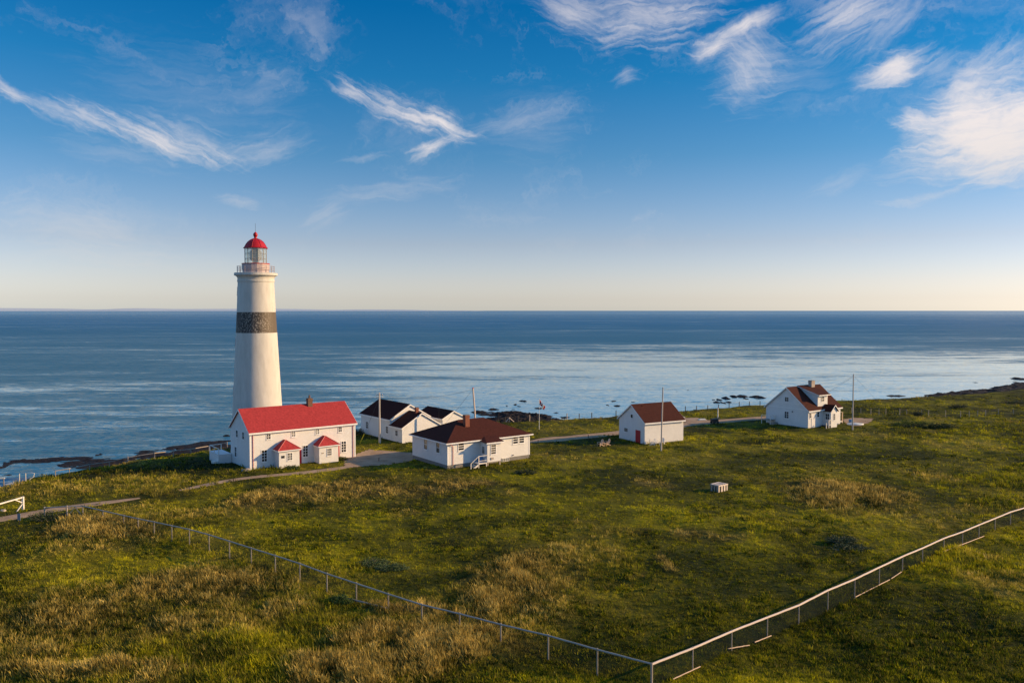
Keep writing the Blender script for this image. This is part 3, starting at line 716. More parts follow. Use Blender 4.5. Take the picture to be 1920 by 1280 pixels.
# ---- red roofed keeper's house
H1 = thing('keepers_house', 'long white two storey house with bright red gable roof in front of the lighthouse', 'house', (-36.2, 109.3, 0), R(38))
gable_walls(H1, 16, 7.8, 5.2, 7.95)
gable_roof(H1, 16, 7.8, 5.2, 7.95, ov=.22, ove=.28, m='red_roof')
MB().prism([(-.035, -.035), (.16, -.035), (.16, 0), (0, 0), (0, .16), (-.035, .16)], -.3, 5.15, 2).build('corner_board', M['trim'], H1)
MB().box((15.84, -.035, -.3), (16.035, .0, 5.15)).build('corner_board', M['trim'], H1)
dp = MB(); dp.tube([(.42, -.07, 0), (.42, -.07, 5.1)], .045, 8); dp.build('downpipe', M['red_trim'], H1)
dp = MB(); dp.tube([(15.6, -.07, 0), (15.6, -.07, 5.1)], .045, 8); dp.build('downpipe', M['red_trim'], H1)
for i, (u, pn) in enumerate(((2.42, 'pane'), (6.05, 'pane_pale'), (9.70, 'pane_pale'), (13.28, 'pane'))): window(H1, u, 4.02, .50, 1.05, 2, 3, pane=pn, fw=.08, bar=.06)
for u in (1.67, 7.73, 13.74): window(H1, u, .95, .70, 1.58, 2, 4, fw=.08, bar=.06)
for v, z, h_ in ((4.7, 3.92, .95), (2.15, 3.96, .98), (5.35, 1.03, 1.38)): window(H1, v, z, .72, h_, 1, 2, face='left', bar=.04)
chimney(H1, 10.02, 3.3, .70, .70, 6.9, 8.85, 'old_brick', pot=True)
for u0, lab in ((3.45, 0), (9.42, 1)):
    L_ = 2.98; d_ = 1.75; zt = 2.55
    pb = MB().box((u0, -d_, -.3), (u0 + L_, -.002, zt)).build('porch', M['white'], H1)
    rf = MB(); o_ = .22; ax_, ay_, az_ = u0 + L_ / 2 - .1, -.75, 3.78
    q = [(u0 - o_, -d_ - o_, zt - .03), (u0 + L_ + o_, -d_ - o_, zt - .03), (u0 + L_ + o_, .0, zt - .03), (u0 - o_, .0, zt - .03)]
    top = [(ax_, ay_, az_), (ax_, -.002, az_)]
    rf.add([Vector(p) for p in q] + [Vector(p) for p in top] + [Vector(p) - Vector((0, 0, .08)) for p in q],
           [(0, 1, 4), (1, 2, 5, 4), (3, 0, 4, 5), (2, 3, 5), (6, 7, 1, 0), (7, 8, 2, 1), (8, 9, 3, 2), (9, 6, 0, 3), (9, 8, 7, 6)])
    fixn(rf.build('porch_roof', M['red_roof'], pb))
    pt = MB().box((u0 - o_ - .0, -d_ - o_ - .035, zt - .17), (u0 + L_ + o_, -d_ - o_ - .003, zt - .035)); pt.box((u0 - o_ - .035, -d_ - o_, zt - .17), (u0 - o_ - .003, -.003, zt - .035))
    pt.build('porch_trim', M['trim'], pb)
    hp = MB(); hp.tube([Vector(q[0]) + Vector((0, 0, .02)), Vector(top[0]) + Vector((0, 0, .02))], .045, 6); hp.tube([Vector(q[1]) + Vector((0, 0, .02)), Vector(top[0]) + Vector((0, 0, .02))], .045, 6)
    hp.build('ridge_cap', M['red_trim'], pb)
    window(pb, u0 + 1.25, 1.05, .62, .98, 3, 3, off=-d_, bar=.055)
    MB().box((u0 + L_ + .05, -.09, 0), (u0 + L_ + (1.02 if not lab else .98), -.002, 2.15)).build('door', M['red_door'], H1)
    sg = MB().box((u0 + .32, -d_ - .03, 1.42), (u0 + (.80 if not lab else .72), -d_ - .003, 1.78 if not lab else 1.56)).build('notice_board', M['dark' if not lab else 'wood_grey'], pb)
# side deck box against the gable
DK = thing('side_deck', 'white boarded deck with open railing beside the shaded gable of the red roofed house', 'deck', (-36.2, 109.3, 0), R(38))
MB().box((-1.9, 7.4, -.3), (-.06, 11.6, 1.25)).build('deck_box', M['white'], DK)
rl = MB()
for p in ((-1.85, 7.5), (-1.85, 9.5), (-1.85, 11.5), (-.2, 11.5)): rl.box((p[0] - .05, p[1] - .05, 1.25), (p[0] + .05, p[1] + .05, 2.1))
rl.bar((-1.85, 7.5, 2.1), (-1.85, 11.5, 2.1), .09, .08); rl.bar((-1.85, 11.5, 2.1), (-.2, 11.5, 2.1), .09, .08)
rl.build('railing', M['wood_white'], DK)
st_ = MB().box((-2.6, 7.5, -.2), (-1.95, 8.6, .32)).build('step', M['wood_white'], DK)

# ---- lighthouse
LX, LY = -40.58, 126.5
LH = thing('lighthouse', 'tall tapering white lighthouse with black band and red lantern dome behind the red roofed house', 'lighthouse', (LX, LY, 0))
def prof_r(z):
    zs = [-1, 0, 6.98, 18.5, 21.75, 26.5]; rs = [4.2, 4.12, 3.74, 3.13, 2.96, 2.76]
    return float(np.interp(z, zs, rs))
def ring(z0, z1, n=14): return [(prof_r(z0 + (z1 - z0) * i / n), z0 + (z1 - z0) * i / n) for i in range(n + 1)]
fixn(MB().lathe(ring(-1, 18.5), 96).build('tower_shaft', M['stucco'], LH, True))
fixn(MB().lathe([(r + .003, z) for r, z in ring(18.5, 21.75, 6)], 96).build('black_band', M['band'], LH, True))
fixn(MB().lathe(ring(21.75, 26.5, 6), 96).build('upper_shaft', M['stucco'], LH, True))
fixn(MB().lathe([(2.84, 26.5), (2.84, 26.75), (2.80, 26.8), (2.80, 27.1), (2.9, 27.3), (3.05, 27.42), (3.12, 27.47)], 96).build('cornice', M['stucco'], LH, True))
gal = fixn(MB().lathe([(3.12, 27.47), (3.3, 27.52), (3.3, 27.88), (3.22, 27.92)], 96).build('gallery', M['stucco'], LH, True))
M['rail_rust'] = mat('faded_rail_paint', (.36, .28, .27), .6); gr = MB(); NP = 16
for k in range(NP):
    a = 2 * PI * k / NP + .1; c, s = math.cos(a), math.sin(a); gr.tube([(2.84 * c, 2.84 * s, 27.9), (2.84 * c, 2.84 * s, 28.98)], .035, 6)
for z in (28.3, 28.62, 28.96):
    gr.tube([(2.84 * math.cos(2 * PI * k / 48), 2.84 * math.sin(2 * PI * k / 48), z) for k in range(49)], .026, 5, False)
gr.build('gallery_railing', M['rail_rust'], gal)
M['pink'] = mat('faded_pink_paint', (.46, .37, .36), .6, var=.1)
fixn(MB().lathe([(2.02, 27.9), (2.02, 28.42), (2.10, 28.44), (2.10, 29.28), (2.0, 29.3)], 16).build('lantern_base', M['pink'], LH))
fixn(MB().lathe([(2.0, 29.30), (2.16, 29.31), (2.16, 29.42), (1.6, 29.43)], 16).build('lantern_sill', M['red'], LH))
NG = 12; fr = MB(); RG_ = 1.68
for k in range(NG * 1):
    a = 2 * PI * k / NG; c, s = math.cos(a), math.sin(a); fr.tube([(RG_ * c, RG_ * s, 29.4), (RG_ * c, RG_ * s, 31.9)], .038, 6)
for z in (30.15, 30.95):
    fr.tube([(RG_ * math.cos(2 * PI * k / NG), RG_ * math.sin(2 * PI * k / NG), z) for k in range(NG + 1)], .028, 5, False)
fo = fr.build('lantern_frame', M['galv'], LH)
fixn(MB().lathe([(1.655, 29.43), (1.655, 31.86)], 12).build('lantern_glass', M['glass'], fo))
for o_ in (bpy.data.objects['lantern_glass'],):   # open cylinder: drop the end caps
    me = o_.data; import bmesh; bm = bmesh.new(); bm.from_mesh(me); bmesh.ops.delete(bm, geom=[f for f in bm.faces if len(f.verts) > 4], context='FACES'); bm.to_mesh(me); bm.free()
fixn(MB().lathe([(.45, 29.43), (.45, 29.8), (.78, 29.95), (.92, 30.3), (.95, 30.7), (.92, 31.1), (.75, 31.5), (.4, 31.75), (.2, 31.8)], 20).build('lens', M['lens'], LH))
bl = MB()
for z in (30.0, 30.3, 30.6, 30.9, 31.2): bl.lathe([(.965, z), (.985, z + .02), (.965, z + .06)], 20)
bl.build('lens_ring', M['brass'], bpy.data.objects['lens'])
dome = [(1.86, 31.80), (1.90, 31.86), (1.78, 31.95), (1.66, 32.15), (1.5, 32.45), (1.25, 32.8), (.92, 33.08), (.55, 33.27), (.24, 33.36), (.20, 33.55), (.26, 33.68), (.34, 33.85), (.35, 34.0), (.27, 34.2), (.12, 34.33), (.05, 34.42)]
dm = fixn(MB().lathe(dome, 32).build('dome', M['red'], LH, True))
rb = MB()
for k in range(8):
    a = 2 * PI * k / 8; rb.tube([((r + .01) * math.cos(a), (r + .01) * math.sin(a), z + .01) for r, z in dome[2:9]], .03, 4)
rb.build('dome_rib', M['red'], dm)
MB().tube([(0, 0, 34.4), (0, 0, 35.75)], .022, 5).build('lightning_rod', M['dark'], LH)
for z, w_, h_ in ((25.0, .55, 1.4), (16.9, .6, 1.5), (9.4, .65, 1.6), (3.2, .65, 1.6)):
    r = prof_r(z); a = math.atan2(-LY, -LX) - R(84); c, s = math.cos(a), math.sin(a)
    wo = MB().box((-.06, -w_ / 2, -h_ / 2), (.05, w_ / 2, h_ / 2)).build('window', M['trim'], LH); wo.location = (r * c, r * s, z); wo.rotation_euler = (0, R(-3), a)
    MB().box((.052, -w_ / 2 + .07, -h_ / 2 + .07), (.062, w_ / 2 - .07, h_ / 2 - .07)).build('pane', M['pane'], wo)

# ---- brown roofed bungalow
H2 = thing('bungalow', 'white one storey house with low brown hipped roof and raised porch on the grass', 'house', (-8.95, 109.8, 0), R(36))
L2, D2, EZ = 14.3, 10.0, 3.66
MB().box((.03, .03, -.6), (L2 - .03, D2 - .03, .52)).build('foundation', M['concrete'], H2)
MB().box((0, 0, .522), (L2, D2, EZ)).build('wall', M['white'], H2)
o_ = .38; e = EZ - .02; rz_ = 5.95
q = [(-o_, -o_, e), (L2 + o_, -o_, e), (L2 + o_, D2 + o_, e), (-o_, D2 + o_, e)]; rd = [(4.9, 5, rz_), (9.35, 5, rz_)]
fixn(MB().add(q + rd + [(x, y, z - .1) for x, y, z in q], [(0, 1, 5, 4), (1, 2, 5), (2, 3, 4, 5), (3, 0, 4), (6, 7, 1, 0), (7, 8, 2, 1), (8, 9, 3, 2), (9, 6, 0, 3), (9, 8, 7, 6)]).build('roof', M['brown_roof'], H2))
rt = MB(); y_ = -o_ - .045
rt.box((-o_ - .045, y_, e - .16), (L2 + o_ + .045, -o_ - .004, e + .01)); rt.box((-o_ - .045, -o_, e - .16), (-o_ - .004, D2 + o_, e + .01))
rt.box((L2 + o_ + .004, -o_, e - .16), (L2 + o_ + .045, D2 + o_, e + .01)); rt.build('fascia', M['trim'], H2)
chimney(H2, 4.9, 3.0, .72, .72, 4.6, 6.78, 'brick')
window(H2, 1.80, 2.45, .85, .95, 1, 3, pane='pane', fw=.1, bar=.09)
for u in (11.25, 12.37): window(H2, u, 2.45, .85, 1.02, 1, 3, fw=.1, bar=.09)
for v in (5.55, 2.1): window(H2, v, 1.95, .90, 1.38, 1, 2, face='left', pane='pane_mid', fw=.1, bar=.06)
window(H2, 9.25, .02, 1.2, .45, 4, 1, off=-.0, fw=.05, bar=.06, pane='pane_pale', name='basement_window')
MB().box((-.03, -.03, .525), (.14, 0, 3.5)).build('corner_board', M['trim'], H2); MB().box((L2 - .14, -.03, .525), (L2 + .03, 0, 3.5)).build('corner_board', M['trim'], H2)
dp = MB(); dp.tube([(.85, -.08, .5), (.85, -.08, 3.1), (.25, -.3, 3.45)], .045, 8); dp.build('downpipe', M['red_trim'], H2)
# entry porch standing on posts
PU0, PU1, PD = 5.42, 7.75, 1.85
PO = MB().box((PU0, -PD, .62), (PU1, -.003, 3.42)).build('porch', M['white'], H2)
pr_ = MB(); pe = 3.36
qq = [(PU0 - .28, -PD - .28, pe), (PU1 + .40, -PD - .28, pe), (PU1 + .40, -.38, pe + .30), (PU0 - .28, -.40, pe + .30)]
tp = [(6.15, -.95, pe + .86 - .02), (6.15, .85, 4.27), (9.4, 0.9, 4.24), (PU0 - 1.2, .15, 3.88)]
def roofz(v): return e + (v + o_) * (rz_ - e) / (5 + o_)
A0 = (PU0 - .28, -PD - .28, 3.40); A1 = (PU1 + .42, -PD - .28, 3.40); B = (6.35, .30, roofz(.30) + .05)
C0 = (PU0 - .28, -o_ - .02, 3.56); C1 = (PU1 + .42, -o_ - .02, 3.66); B1 = (PU1 + .42, .30, roofz(.30) + .05); N0 = (5.0, .30, roofz(.30) + .03)
vs_ = [A0, A1, B1, B, C0, N0] + [(x, y, z - .09) for x, y, z in (A0, A1, C1, C0)]
fixn(MB().add(vs_, [(0, 1, 2, 3), (0, 3, 5, 4), (6, 7, 1, 0), (9, 6, 0, 4), (7, 8, 2, 1), (6, 9, 8, 7), (4, 5, 9), (5, 3, 2, 8, 9)]).build('porch_roof', M['brown_roof'], PO))
MB().box((PU0 - .30, -PD - .33, 3.24), (PU1 + .44, -PD - .285, 3.41)).build('porch_fascia', M['trim'], PO)
window(PO, 6.05, 1.72, .80, 1.30, 1, 4, off=-PD, pane='pane_mid', fw=.09, bar=.08)
dr = MB().box((PU0 - .05, -1.40, .66), (PU0 - .003, -.45, 2.95)).build('door', M['door_white'], PO)
MB().box((PU0 - .065, -1.22, 1.75), (PU0 - .052, -.63, 2.75)).build('door_window', M['pane_pale'], dr)
pp = MB().box((PU0 + .02, -PD + .02, -.7), (PU0 + .22, -PD + .22, .618)); pp.build('porch_post', M['wood_grey'], PO)
pp = MB().box((PU1 - .24, -PD + .02, -.7), (PU1 - .04, -PD + .22, .618)); pp.build('porch_post', M['wood_grey'], PO)
MB().box((8.05, -.09, .6), (8.15, -.004, 3.5)).build('downpipe', M['trim'], H2)
MB().box((6.0, -PD - .10, .95), (6.45, -PD - .003, 1.25)).build('meter_box', M['pale_brick'], PO)
MB().box((11.1, -.12, .72), (11.35, -.004, .85)).build('vent', M['concrete'], H2)
# landing and stairs to the left of the porch
ST = MB(); lu0 = 3.95
ST.box((lu0, -PD, .50), (PU0 - .08, -.45, .62))
ST.build('landing', M['wood_white'], PO)
sp_ = MB()
for p in ((lu0 + .05, -PD + .05), (PU0 - .14, -PD + .05), (lu0 + .05, -.5)): MB().box((p[0] - .05, p[1] - .05, -.6), (p[0] + .05, p[1] + .05, .498)).build('landing_post', M['wood_white'], PO)
for p in ((lu0 + .05, -PD + .05),): sp_.box((p[0] - .05, p[1] - .05, .622), (p[0] + .05, p[1] + .05, 1.6))
sp_.bar((lu0, -PD + .05, 1.63), (PU0 - .06, -PD + .05, 1.63), .08, .07); sp_.bar((lu0 + .05, -PD + .05, .95), (PU0 - .06, -PD + .05, .95), .05, .06)
sp_.bar((lu0, -PD + .05, 1.6), (lu0 - 1.25, -PD + .05, .72), .07, .07); sp_.box((lu0 - 1.3, -PD, -.6), (lu0 - 1.2, -PD + .1, .78))
sp_.build('stair_railing', M['wood_white'], PO)
sr = MB()
for i in range(4): sr.box((lu0 - .30 * (i + 1), -PD + .1, .44 - .17 * (i + 1)), (lu0 - .30 * i - .02, -.5, .49 - .17 * (i + 1)))
sr.bar((lu0, -PD + .06, .40), (lu0 - 1.25, -PD + .06, -.30), .05, .24); sr.build('stairs', M['wood_white'], PO)
bn = MB().box((4.5, -1.2, .625), (5.1, -.7, 1.30)).build('storage_bin', M['blue_bin']); bn.parent = None
bn.location = (-8.95, 109.8, 0); bn.rotation_euler = (0, 0, R(36)); tag(bn, 'blue plastic bin on the landing beside the brown roofed bungalow door', 'bin')

# ---- barn
H3 = thing('barn', 'small white barn with steep brown roof and dark red door beside the tall pole', 'barn', (21.8, 130.1, 0), R(28))
gable_walls(H3, 8.1, 7.15, 3.66, 6.15, zb=.1)
MB().box((.04, .04, -.7), (8.06, 7.11, .098)).build('foundation', M['concrete'], H3)
gable_roof(H3, 8.1, 7.15, 3.66, 6.15, ov=.22, ove=.3, m='rust_roof')
window(H3, 3.25, 4.02, .58, .55, 1, 1, face='left', fw=.05)
window(H3, 4.65, 1.45, .95, .62, 2, 1, face='left', fw=.05, pane='pane_mid')
dw_ = MB().box((-.05, 1.25, -.1), (-.003, 2.32, 2.05)).build('door', M['red_door'], H3)
df = MB().box((-.07, 1.15, 2.052), (-.003, 2.42, 2.14)); df.box((-.07, 1.15, -.1), (-.003, 1.248, 2.05)); df.box((-.07, 2.322, -.1), (-.003, 2.42, 2.05)); df.build('door_frame', M['red_door'], dw_)
MB().box((1.7, 3.0, 5.75), (2.1, 3.3, 6.05)).build('roof_vent', M['rust_roof'], H3)
MB().box((6.2, 3.1, 5.8), (6.4, 3.3, 6.0)).build('roof_vent', M['dark'], H3)

# ---- far house with dormer
H4 = thing('cottage', 'white storey and a half cottage with dormer and brown roof near the far road', 'house', (55.26, 147.9, 0), R(35))
LL, DD, E4, R4 = 10.3, 9.4, 3.42, 7.25
gable_walls(H4, LL, DD, E4, R4, zb=.1); MB().box((.04, .04, -.8), (LL - .04, DD - .04, .098)).build('foundation', M['concrete'], H4)
gable_roof(H4, LL, DD, E4, R4, ov=.25, ove=.3, m='rust_roof')
lt = MB(); lt.box((-.03, .0, 3.38), (-.003, DD, 3.50)); lt.box((-.03, .9, 4.30), (-.003, DD - .9, 4.38)); lt.build('gable_trim', M['trim'], H4)
sl4 = (R4 - E4) / (DD / 2)
# shed dormer
dy0, dz = .35, 6.0
dl = MB(); prof = [(dy0, E4 + dy0 * sl4 - .1), (dy0, dz), (DD / 2 - .2, R4 + .02), ]
dl.prism(prof, 3.45, 6.55, 0); dmr = fixn(dl.build('dormer', M['white'], H4))
dr_ = MB(); dr_.prism([(dy0 - .45, dz - .06), (DD / 2 + .0, R4 + .17), (DD / 2, R4 + .27), (dy0 - .45, dz + .05)], 3.15, 6.95, 0); fixn(dr_.build('dormer_roof', M['rust_roof'], dmr))
dt_ = MB().box((3.12, dy0 - .50, dz - .14), (6.98, dy0 - .455, dz + .03)); dt_.prism([(dy0 - .45, dz - .12), (DD / 2, R4 + .10), (DD / 2, R4 + .22), (dy0 - .45, dz + .03)], 3.10, 3.145, 0); dt_.build('dormer_trim', M['trim'], dmr)
window(dmr, 4.55, 4.75, .85, .85, 2, 2, off=dy0, pane='pane_mid', bar=.07)
# gabled entry
EU0, EU1, ED = 4.75, 6.75, 1.6
en = gable_walls(H4, ED, EU1 - EU0, 3.05, 3.95, zb=-.5, u0=EU0, v0=-ED, axis_=1, name='entry')
er = MB(); mid_ = (EU0 + EU1) / 2
er.prism([(EU0 - .25, 2.92), (mid_, 4.08), (EU1 + .25, 2.92), (EU1 + .25, 3.02), (mid_, 4.20), (EU0 - .25, 3.02)], -ED - .25, 1.0, 1); fixn(er.build('entry_roof', M['dark_roof'], en))
et = MB()
for x_ in (EU0 - .27, EU1 + .27): et.prism([(x_, 2.88), (mid_, 4.03), (mid_, 4.22), (x_, 3.04)], -ED - .30, -ED - .255, 1)
fixn(et.build('entry_trim', M['trim'], en))
window(en, 5.55, 1.35, .50, 1.15, 1, 3, off=-ED, pane='pane_mid', bar=.07)
window(en, -1.25, 1.45, .75, 1.05, 2, 2, off=EU0, face='left', bar=.06)
window(H4, 2.75, 1.95, .62, .90, 1, 2, pane='pane', bar=.06)
window(H4, .42, 1.95, .45, .85, 1, 2, pane='pane_mid', bar=.06)
MB().box((1.0, -.06, .1), (1.85, -.003, 2.45)).build('door', M['door_white'], H4)
window(H4, 4.30, 4.65, .82, .80, 2, 2, face='left', pane='pane_mid'); window(H4, 4.25, 1.45, .88, 1.22, 2, 3, face='left', bar=.06)
MB().box((-.12, 3.3, 2.72), (-.003, 3.5, 2.92)).build('gable_vent', M['dark'], H4)
chimney(H4, 5.9, 3.4, 1.05, .75, 5.9, 8.35, 'pale_brick')
rs = MB(); rs.prism([(DD + .1, 3.0), (DD - 3.2, 5.3), (DD - 2.6, 5.7), (DD + .15, 3.6)], .6, 4.6, 0); fixn(rs.build('rear_dormer', M['dark_roof'], H4))
# side platforms
PL = thing('side_landing', 'grey wooden landing with railing at the left end of the cottage gable', 'deck', (55.26, 147.9, 0), R(35))
p_ = MB().box((-1.6, 7.2, .75), (-.08, 9.3, .9)); p_.build('deck_top', M['wood_grey'], PL)
p_ = MB()
for a, b in ((-1.55, 7.25), (-.15, 7.25), (-1.55, 9.25)): p_.box((a - .05, b - .05, -.3), (a + .05, b + .05, 1.75))
p_.bar((-1.55, 7.25, 1.75), (-1.55, 9.25, 1.75), .09, .07); p_.bar((-1.55, 7.25, 1.75), (-.15, 7.25, 1.75), .09, .07); p_.bar((-1.55, 7.25, 1.3), (-.15, 7.25, 1.3), .07, .06)
p_.build('railing', M['wood_white'], PL)
p_ = MB().box((-1.5, 6.6, .05), (-.2, 7.15, .45)); p_.build('step', M['wood_grey'], PL)
HR = thing('step_railing', 'white handrail of the steps in front of the cottage entry', 'railing', (55.26, 147.9, 0), R(35))
p_ = MB()
for a, b in ((3.1, -1.75), (3.9, -1.75), (4.55, -1.75)): p_.box((a - .06, b - .06, -.3), (a + .06, b + .06, 1.0 + (a - 3.1) * .35))
p_.build('post', M['wood_white'], HR); p_ = MB(); p_.bar((3.9, -1.75, 1.32), (4.62, -1.75, 1.52), .12, .12); p_.bar((3.9, -1.75, .5), (4.62, -1.75, .6), .12, .10); p_.build('rail', M['wood_white'], HR)
p_ = MB().box((3.7, -1.6, .0), (4.7, -.2, .35)); p_.build('step', M['dark'], HR)
HR2 = thing('side_porch', 'small open porch frame at the sunny right end of the cottage', 'porch', (55.26, 147.9, 0), R(35))
p_ = MB()
for a, b in ((11.6, .4), (11.6, 1.8)): p_.box((a - .07, b - .07, -.4), (a + .07, b + .07, 2.1))
p_.build('post', M['wood_pale'], HR2); p_ = MB(); p_.prism([(LL + .03, 2.35), (11.75, 2.05), (11.75, 2.15), (LL + .03, 2.47)], .3, 1.9, 1); fixn(p_.build('canopy', M['wood_grey'], HR2))
p_ = MB().box((LL + .03, .3, .3), (11.5, 1.9, .45)); p_.build('floor', M['wood_white'], HR2)

# ---- dark roofed outbuilding with wing, and shed
H5 = thing('outbuilding', 'white building with very dark roof and lower front wing behind the wooden pole', 'building', (-18.2, 131.4, 0), R(38))
gable_walls(H5, 4.0, 7.4, 2.56, 4.68, u0=0, v0=0, axis_=1, name='wing_wall')
gable_roof(H5, 4.0, 7.4, 2.56, 4.68, ov=.2, ove=.25, m='dark_roof', u0=0, v0=0, axis_=1, name='wing_roof')
gable_walls(H5, 10.6, 7.7, 3.55, 5.75, u0=-.02, v0=4.01, axis_=1)
gable_roof(H5, 10.6, 7.7, 3.55, 5.75, ov=.2, ove=.28, m='dark_roof', u0=-.02, v0=4.01, axis_=1)
window(H5, 1.5, 1.02, .72, .90, 2, 2, face='left', fw=.05)
for v in (4.65, 11.85): window(H5, v, 1.08, .85, 1.14, 2, 3, off=-.02, face='left', pane='pane_mid', fw=.06)
chimney(H5, 3.3, 1.0, .5, .5, 4.3, 5.55, 'brick')
cc = MB().prism([(-.03, -.03), (.12, -.03), (.12, 0), (0, 0), (0, .12), (-.03, .12)], -.1, 2.45, 2); cc.build('corner_board', M['trim'], H5)
H6 = thing('shed', 'small white shed with dark hipped end roof behind the bungalow', 'shed', (-12.3, 140.5, 0), R(38))
gable_walls(H6, 8.5, 4.6, 2.85, 4.0, axis_=1); gable_roof(H6, 8.5, 4.6, 2.85, 4.0, ov=.2, ove=.25, m='dark_roof', axis_=1)
am = MB(); am.tube([(0, 0, 3.0), (0, 0, 5.2)], .03, 5); am.bar((-.4, 0, 4.6), (.4, 0, 4.6), .03, .03); am = am.build('antenna', M['dark']); am.location = (-12.9, 140.0, -.2); tag(am, 'thin metal antenna mast in front of the small dark roofed shed', 'antenna')
am.data.transform(Matrix.Identity(4))
# ------------------------------------------------------------------ poles, wires, flag
def at(px, py, dz=0.):
    g = GT(px, py); return Vector((g.x, g.y, g.z + dz))
def pole(name, label, px, py, top, r=.14, lean=(0, 0), arms=False, m='wood_pole'):
    p = at(px, py); t = thing(name, label, 'pole', p)
    MB().tube([(0, 0, -.5), (lean[0] * .5, lean[1], top / 2), (lean[0], lean[1], top)], r, 10, r1=r * .68).build('pole_shaft', M[m], t, True)
    if arms:
        a = MB()
        for z in (top - .45, top - .85): a.bar((-.55, .1, z), (.55, .1, z), .09, .09)
        a.build('crossarm', M['wood_grey'], t)
        i = MB()
        for z in (top - .45, top - .85):
            for x in (-.5, .5): i.tube([(x, .1, z), (x, .1, z + .2)], .045, 6)
        i.build('insulator', M['sign_white'], t)
    else:
        MB().tube([(0, 0, 0), (0, 0, .02)], r * .7, 10).build('pole_cap', M['dark'], t).location = (lean[0], lean[1], top)
    return t, p
pA, qA = pole('utility_pole', 'wooden utility pole with small crossarms in front of the dark roofed white outbuilding', 712, 830, 8.4, .17, arms=True)
pj = MB().tube([(0, 0, -.5), (0, 0, 1.5)], .2, 10).build('pole_sleeve', M['wood_pole'], pA)
mb_ = G(890, 812); pB = thing('mast', 'tall white mast rising behind the brown roofed bungalow', 'pole', (-6.15, 133.5, 0))
MB().tube([(0, 0, -.3), (-.12, 0, 5), (-.42, 0, 8.9)], .17, 10, r1=.13).build('pole_shaft', M['rail_pale'], pB, True); MB().tube([(-.42, 0, 8.9), (-.42, 0, 9.05)], .16, 8).build('pole_cap', M['red_trim'], pB)
pC, qC = pole('utility_pole', 'tall bare leaning pole standing in front of the sunny side of the barn', 1239.5, 845, 10.0, .13, (.22, 0), m='wood_pole')
pD, qD = pole('utility_pole', 'dark tall pole with guy wires to the right of the cottage', 1598.5, 806, 10.3, .13, (0, 0), m='wood_pole')
def wire(name, label, cat, pts, sag, r=.016):
    out = []
    for (a, b) in zip(pts, pts[1:]):
        a = Vector(a); b = Vector(b)
        for i in range(17):
            t = i / 16; out.append(a.lerp(b, t) - Vector((0, 0, sag * 4 * t * (1 - t))))
    o = MB().tube(out, r, 4, False).build(name, M['wire']); return tag(o, label, cat, 'overhead wires')
tA = qA + Vector((.5, .1, 7.9)); tB = Vector((-6.57, 133.5, 8.8)); tC = qC + Vector((.2, 0, 9.8)); tD = qD + Vector((0, 0, 10.1))
wire('power_line', 'thin wire from the crossarm pole over the outbuilding to the white mast', 'wire', [tA, tB], .9)
wire('power_line', 'thin wire from the crossarm pole down to the red roofed house', 'wire', [qA + Vector((-.5, .1, 7.9)), Vector((-26.5, 121.5, 7.4))], .4)
wire('guy_wire', 'thin guy wire slanting left from the white mast', 'wire', [tB, (-12.0, 131.0, 2.2)], .1)
wire('guy_wire', 'thin guy wire slanting down right from the pole beside the cottage', 'wire', [tD, (79.0, 165, 0)], .05)
wire('power_line', 'thin wire from the pole right of the cottage to the cottage dormer', 'wire', [tD, (60.6, 153.6, 7.2)], .5)
wire('guy_wire', 'steep guy wire left of the pole beside the cottage', 'wire', [tD - Vector((0, 0, .3)), (58.5, 158.5, 3.0)], .05)
YG = tag(MB().tube([at(674.5, 831.5), at(674.5, 831.5) + Vector((.75, 0, 1.62))], .045, 6).build('guy_guard', M['yellow']), 'bright yellow guard on a slanting guy wire right of the red roofed house', 'pole guard')
wire('guy_wire', 'thin guy wire above the yellow guard beside the crossarm pole', 'wire', [at(674.5, 831.5) + Vector((.75, 0, 1.62)), tA - Vector((.5, 0, .3))], .02)
SP, qS = pole('marker_post', 'short pale post in the grass left of the cottage beside the road', 1346, 783, 2.1, .13, m='wood_white')
# flag
FL, qF = pole('flagpole', 'thin white flagpole carrying a red and white flag beside the road', 1011, 805, 5.75, .055, m='sign_white')
def flag():
    nx, ny = 25, 9; Lf, Hf = 1.75, .85; vs = []
    for j in range(ny):
        for i in range(nx):
            u = i / (nx - 1); v = j / (ny - 1)
            x = Lf * u * .62; z = -Lf * u * .78 + (-Hf * v) * (1 - .25 * u) ; y = .12 * math.sin(u * 7 + v * 1.2) * (.3 + u)
            x += -.28 * v * u
            vs.append((x, y, z))
    red = MB(); wh = MB()
    f = lambda i, j: (j * nx + i, j * nx + i + 1, (j + 1) * nx + i + 1, (j + 1) * nx + i)
    root = thing('flag', 'red white red national flag with a leaf, drooping from the flagpole beside the road', 'flag', qF + Vector((.07, 0, 5.6)))
    me = [[], []]
    for j in range(ny - 1):
        for i in range(nx - 1): me[0 if (i < 6 or i >= 18) else 1].append(f(i, j))
    for k, (nm, mt) in enumerate((('red_band', 'red'), ('white_field', 'sign_white'))):
        b = MB(); b.add(vs, me[k]); o = b.build(nm, M[mt], root, True)
        mo = o.modifiers.new('solid', 'SOLIDIFY'); mo.thickness = .012
    lf = [(0, .36), (.06, .24), (.12, .27), (.10, .13), (.2, .2), (.22, .14), (.33, .12), (.28, .02), (.32, -.02), (.14, -.16), (.16, -.22), (.02, -.2), (.02, -.36)]
    lf = lf + [(-x, y) for x, y in lf[::-1]][0:]
    b = MB(); m_ = Vector((Lf * .5 * .62 - .07, 0, -Lf * .5 * .78 - Hf * .44))
    for s in (-1, 1):
        b.add([m_ + Vector((x * .9, s * .09, y * .9)) for x, y in lf], [tuple(range(len(lf)))])
    fixn(b.build('leaf_emblem', M['red'], root))
flag()

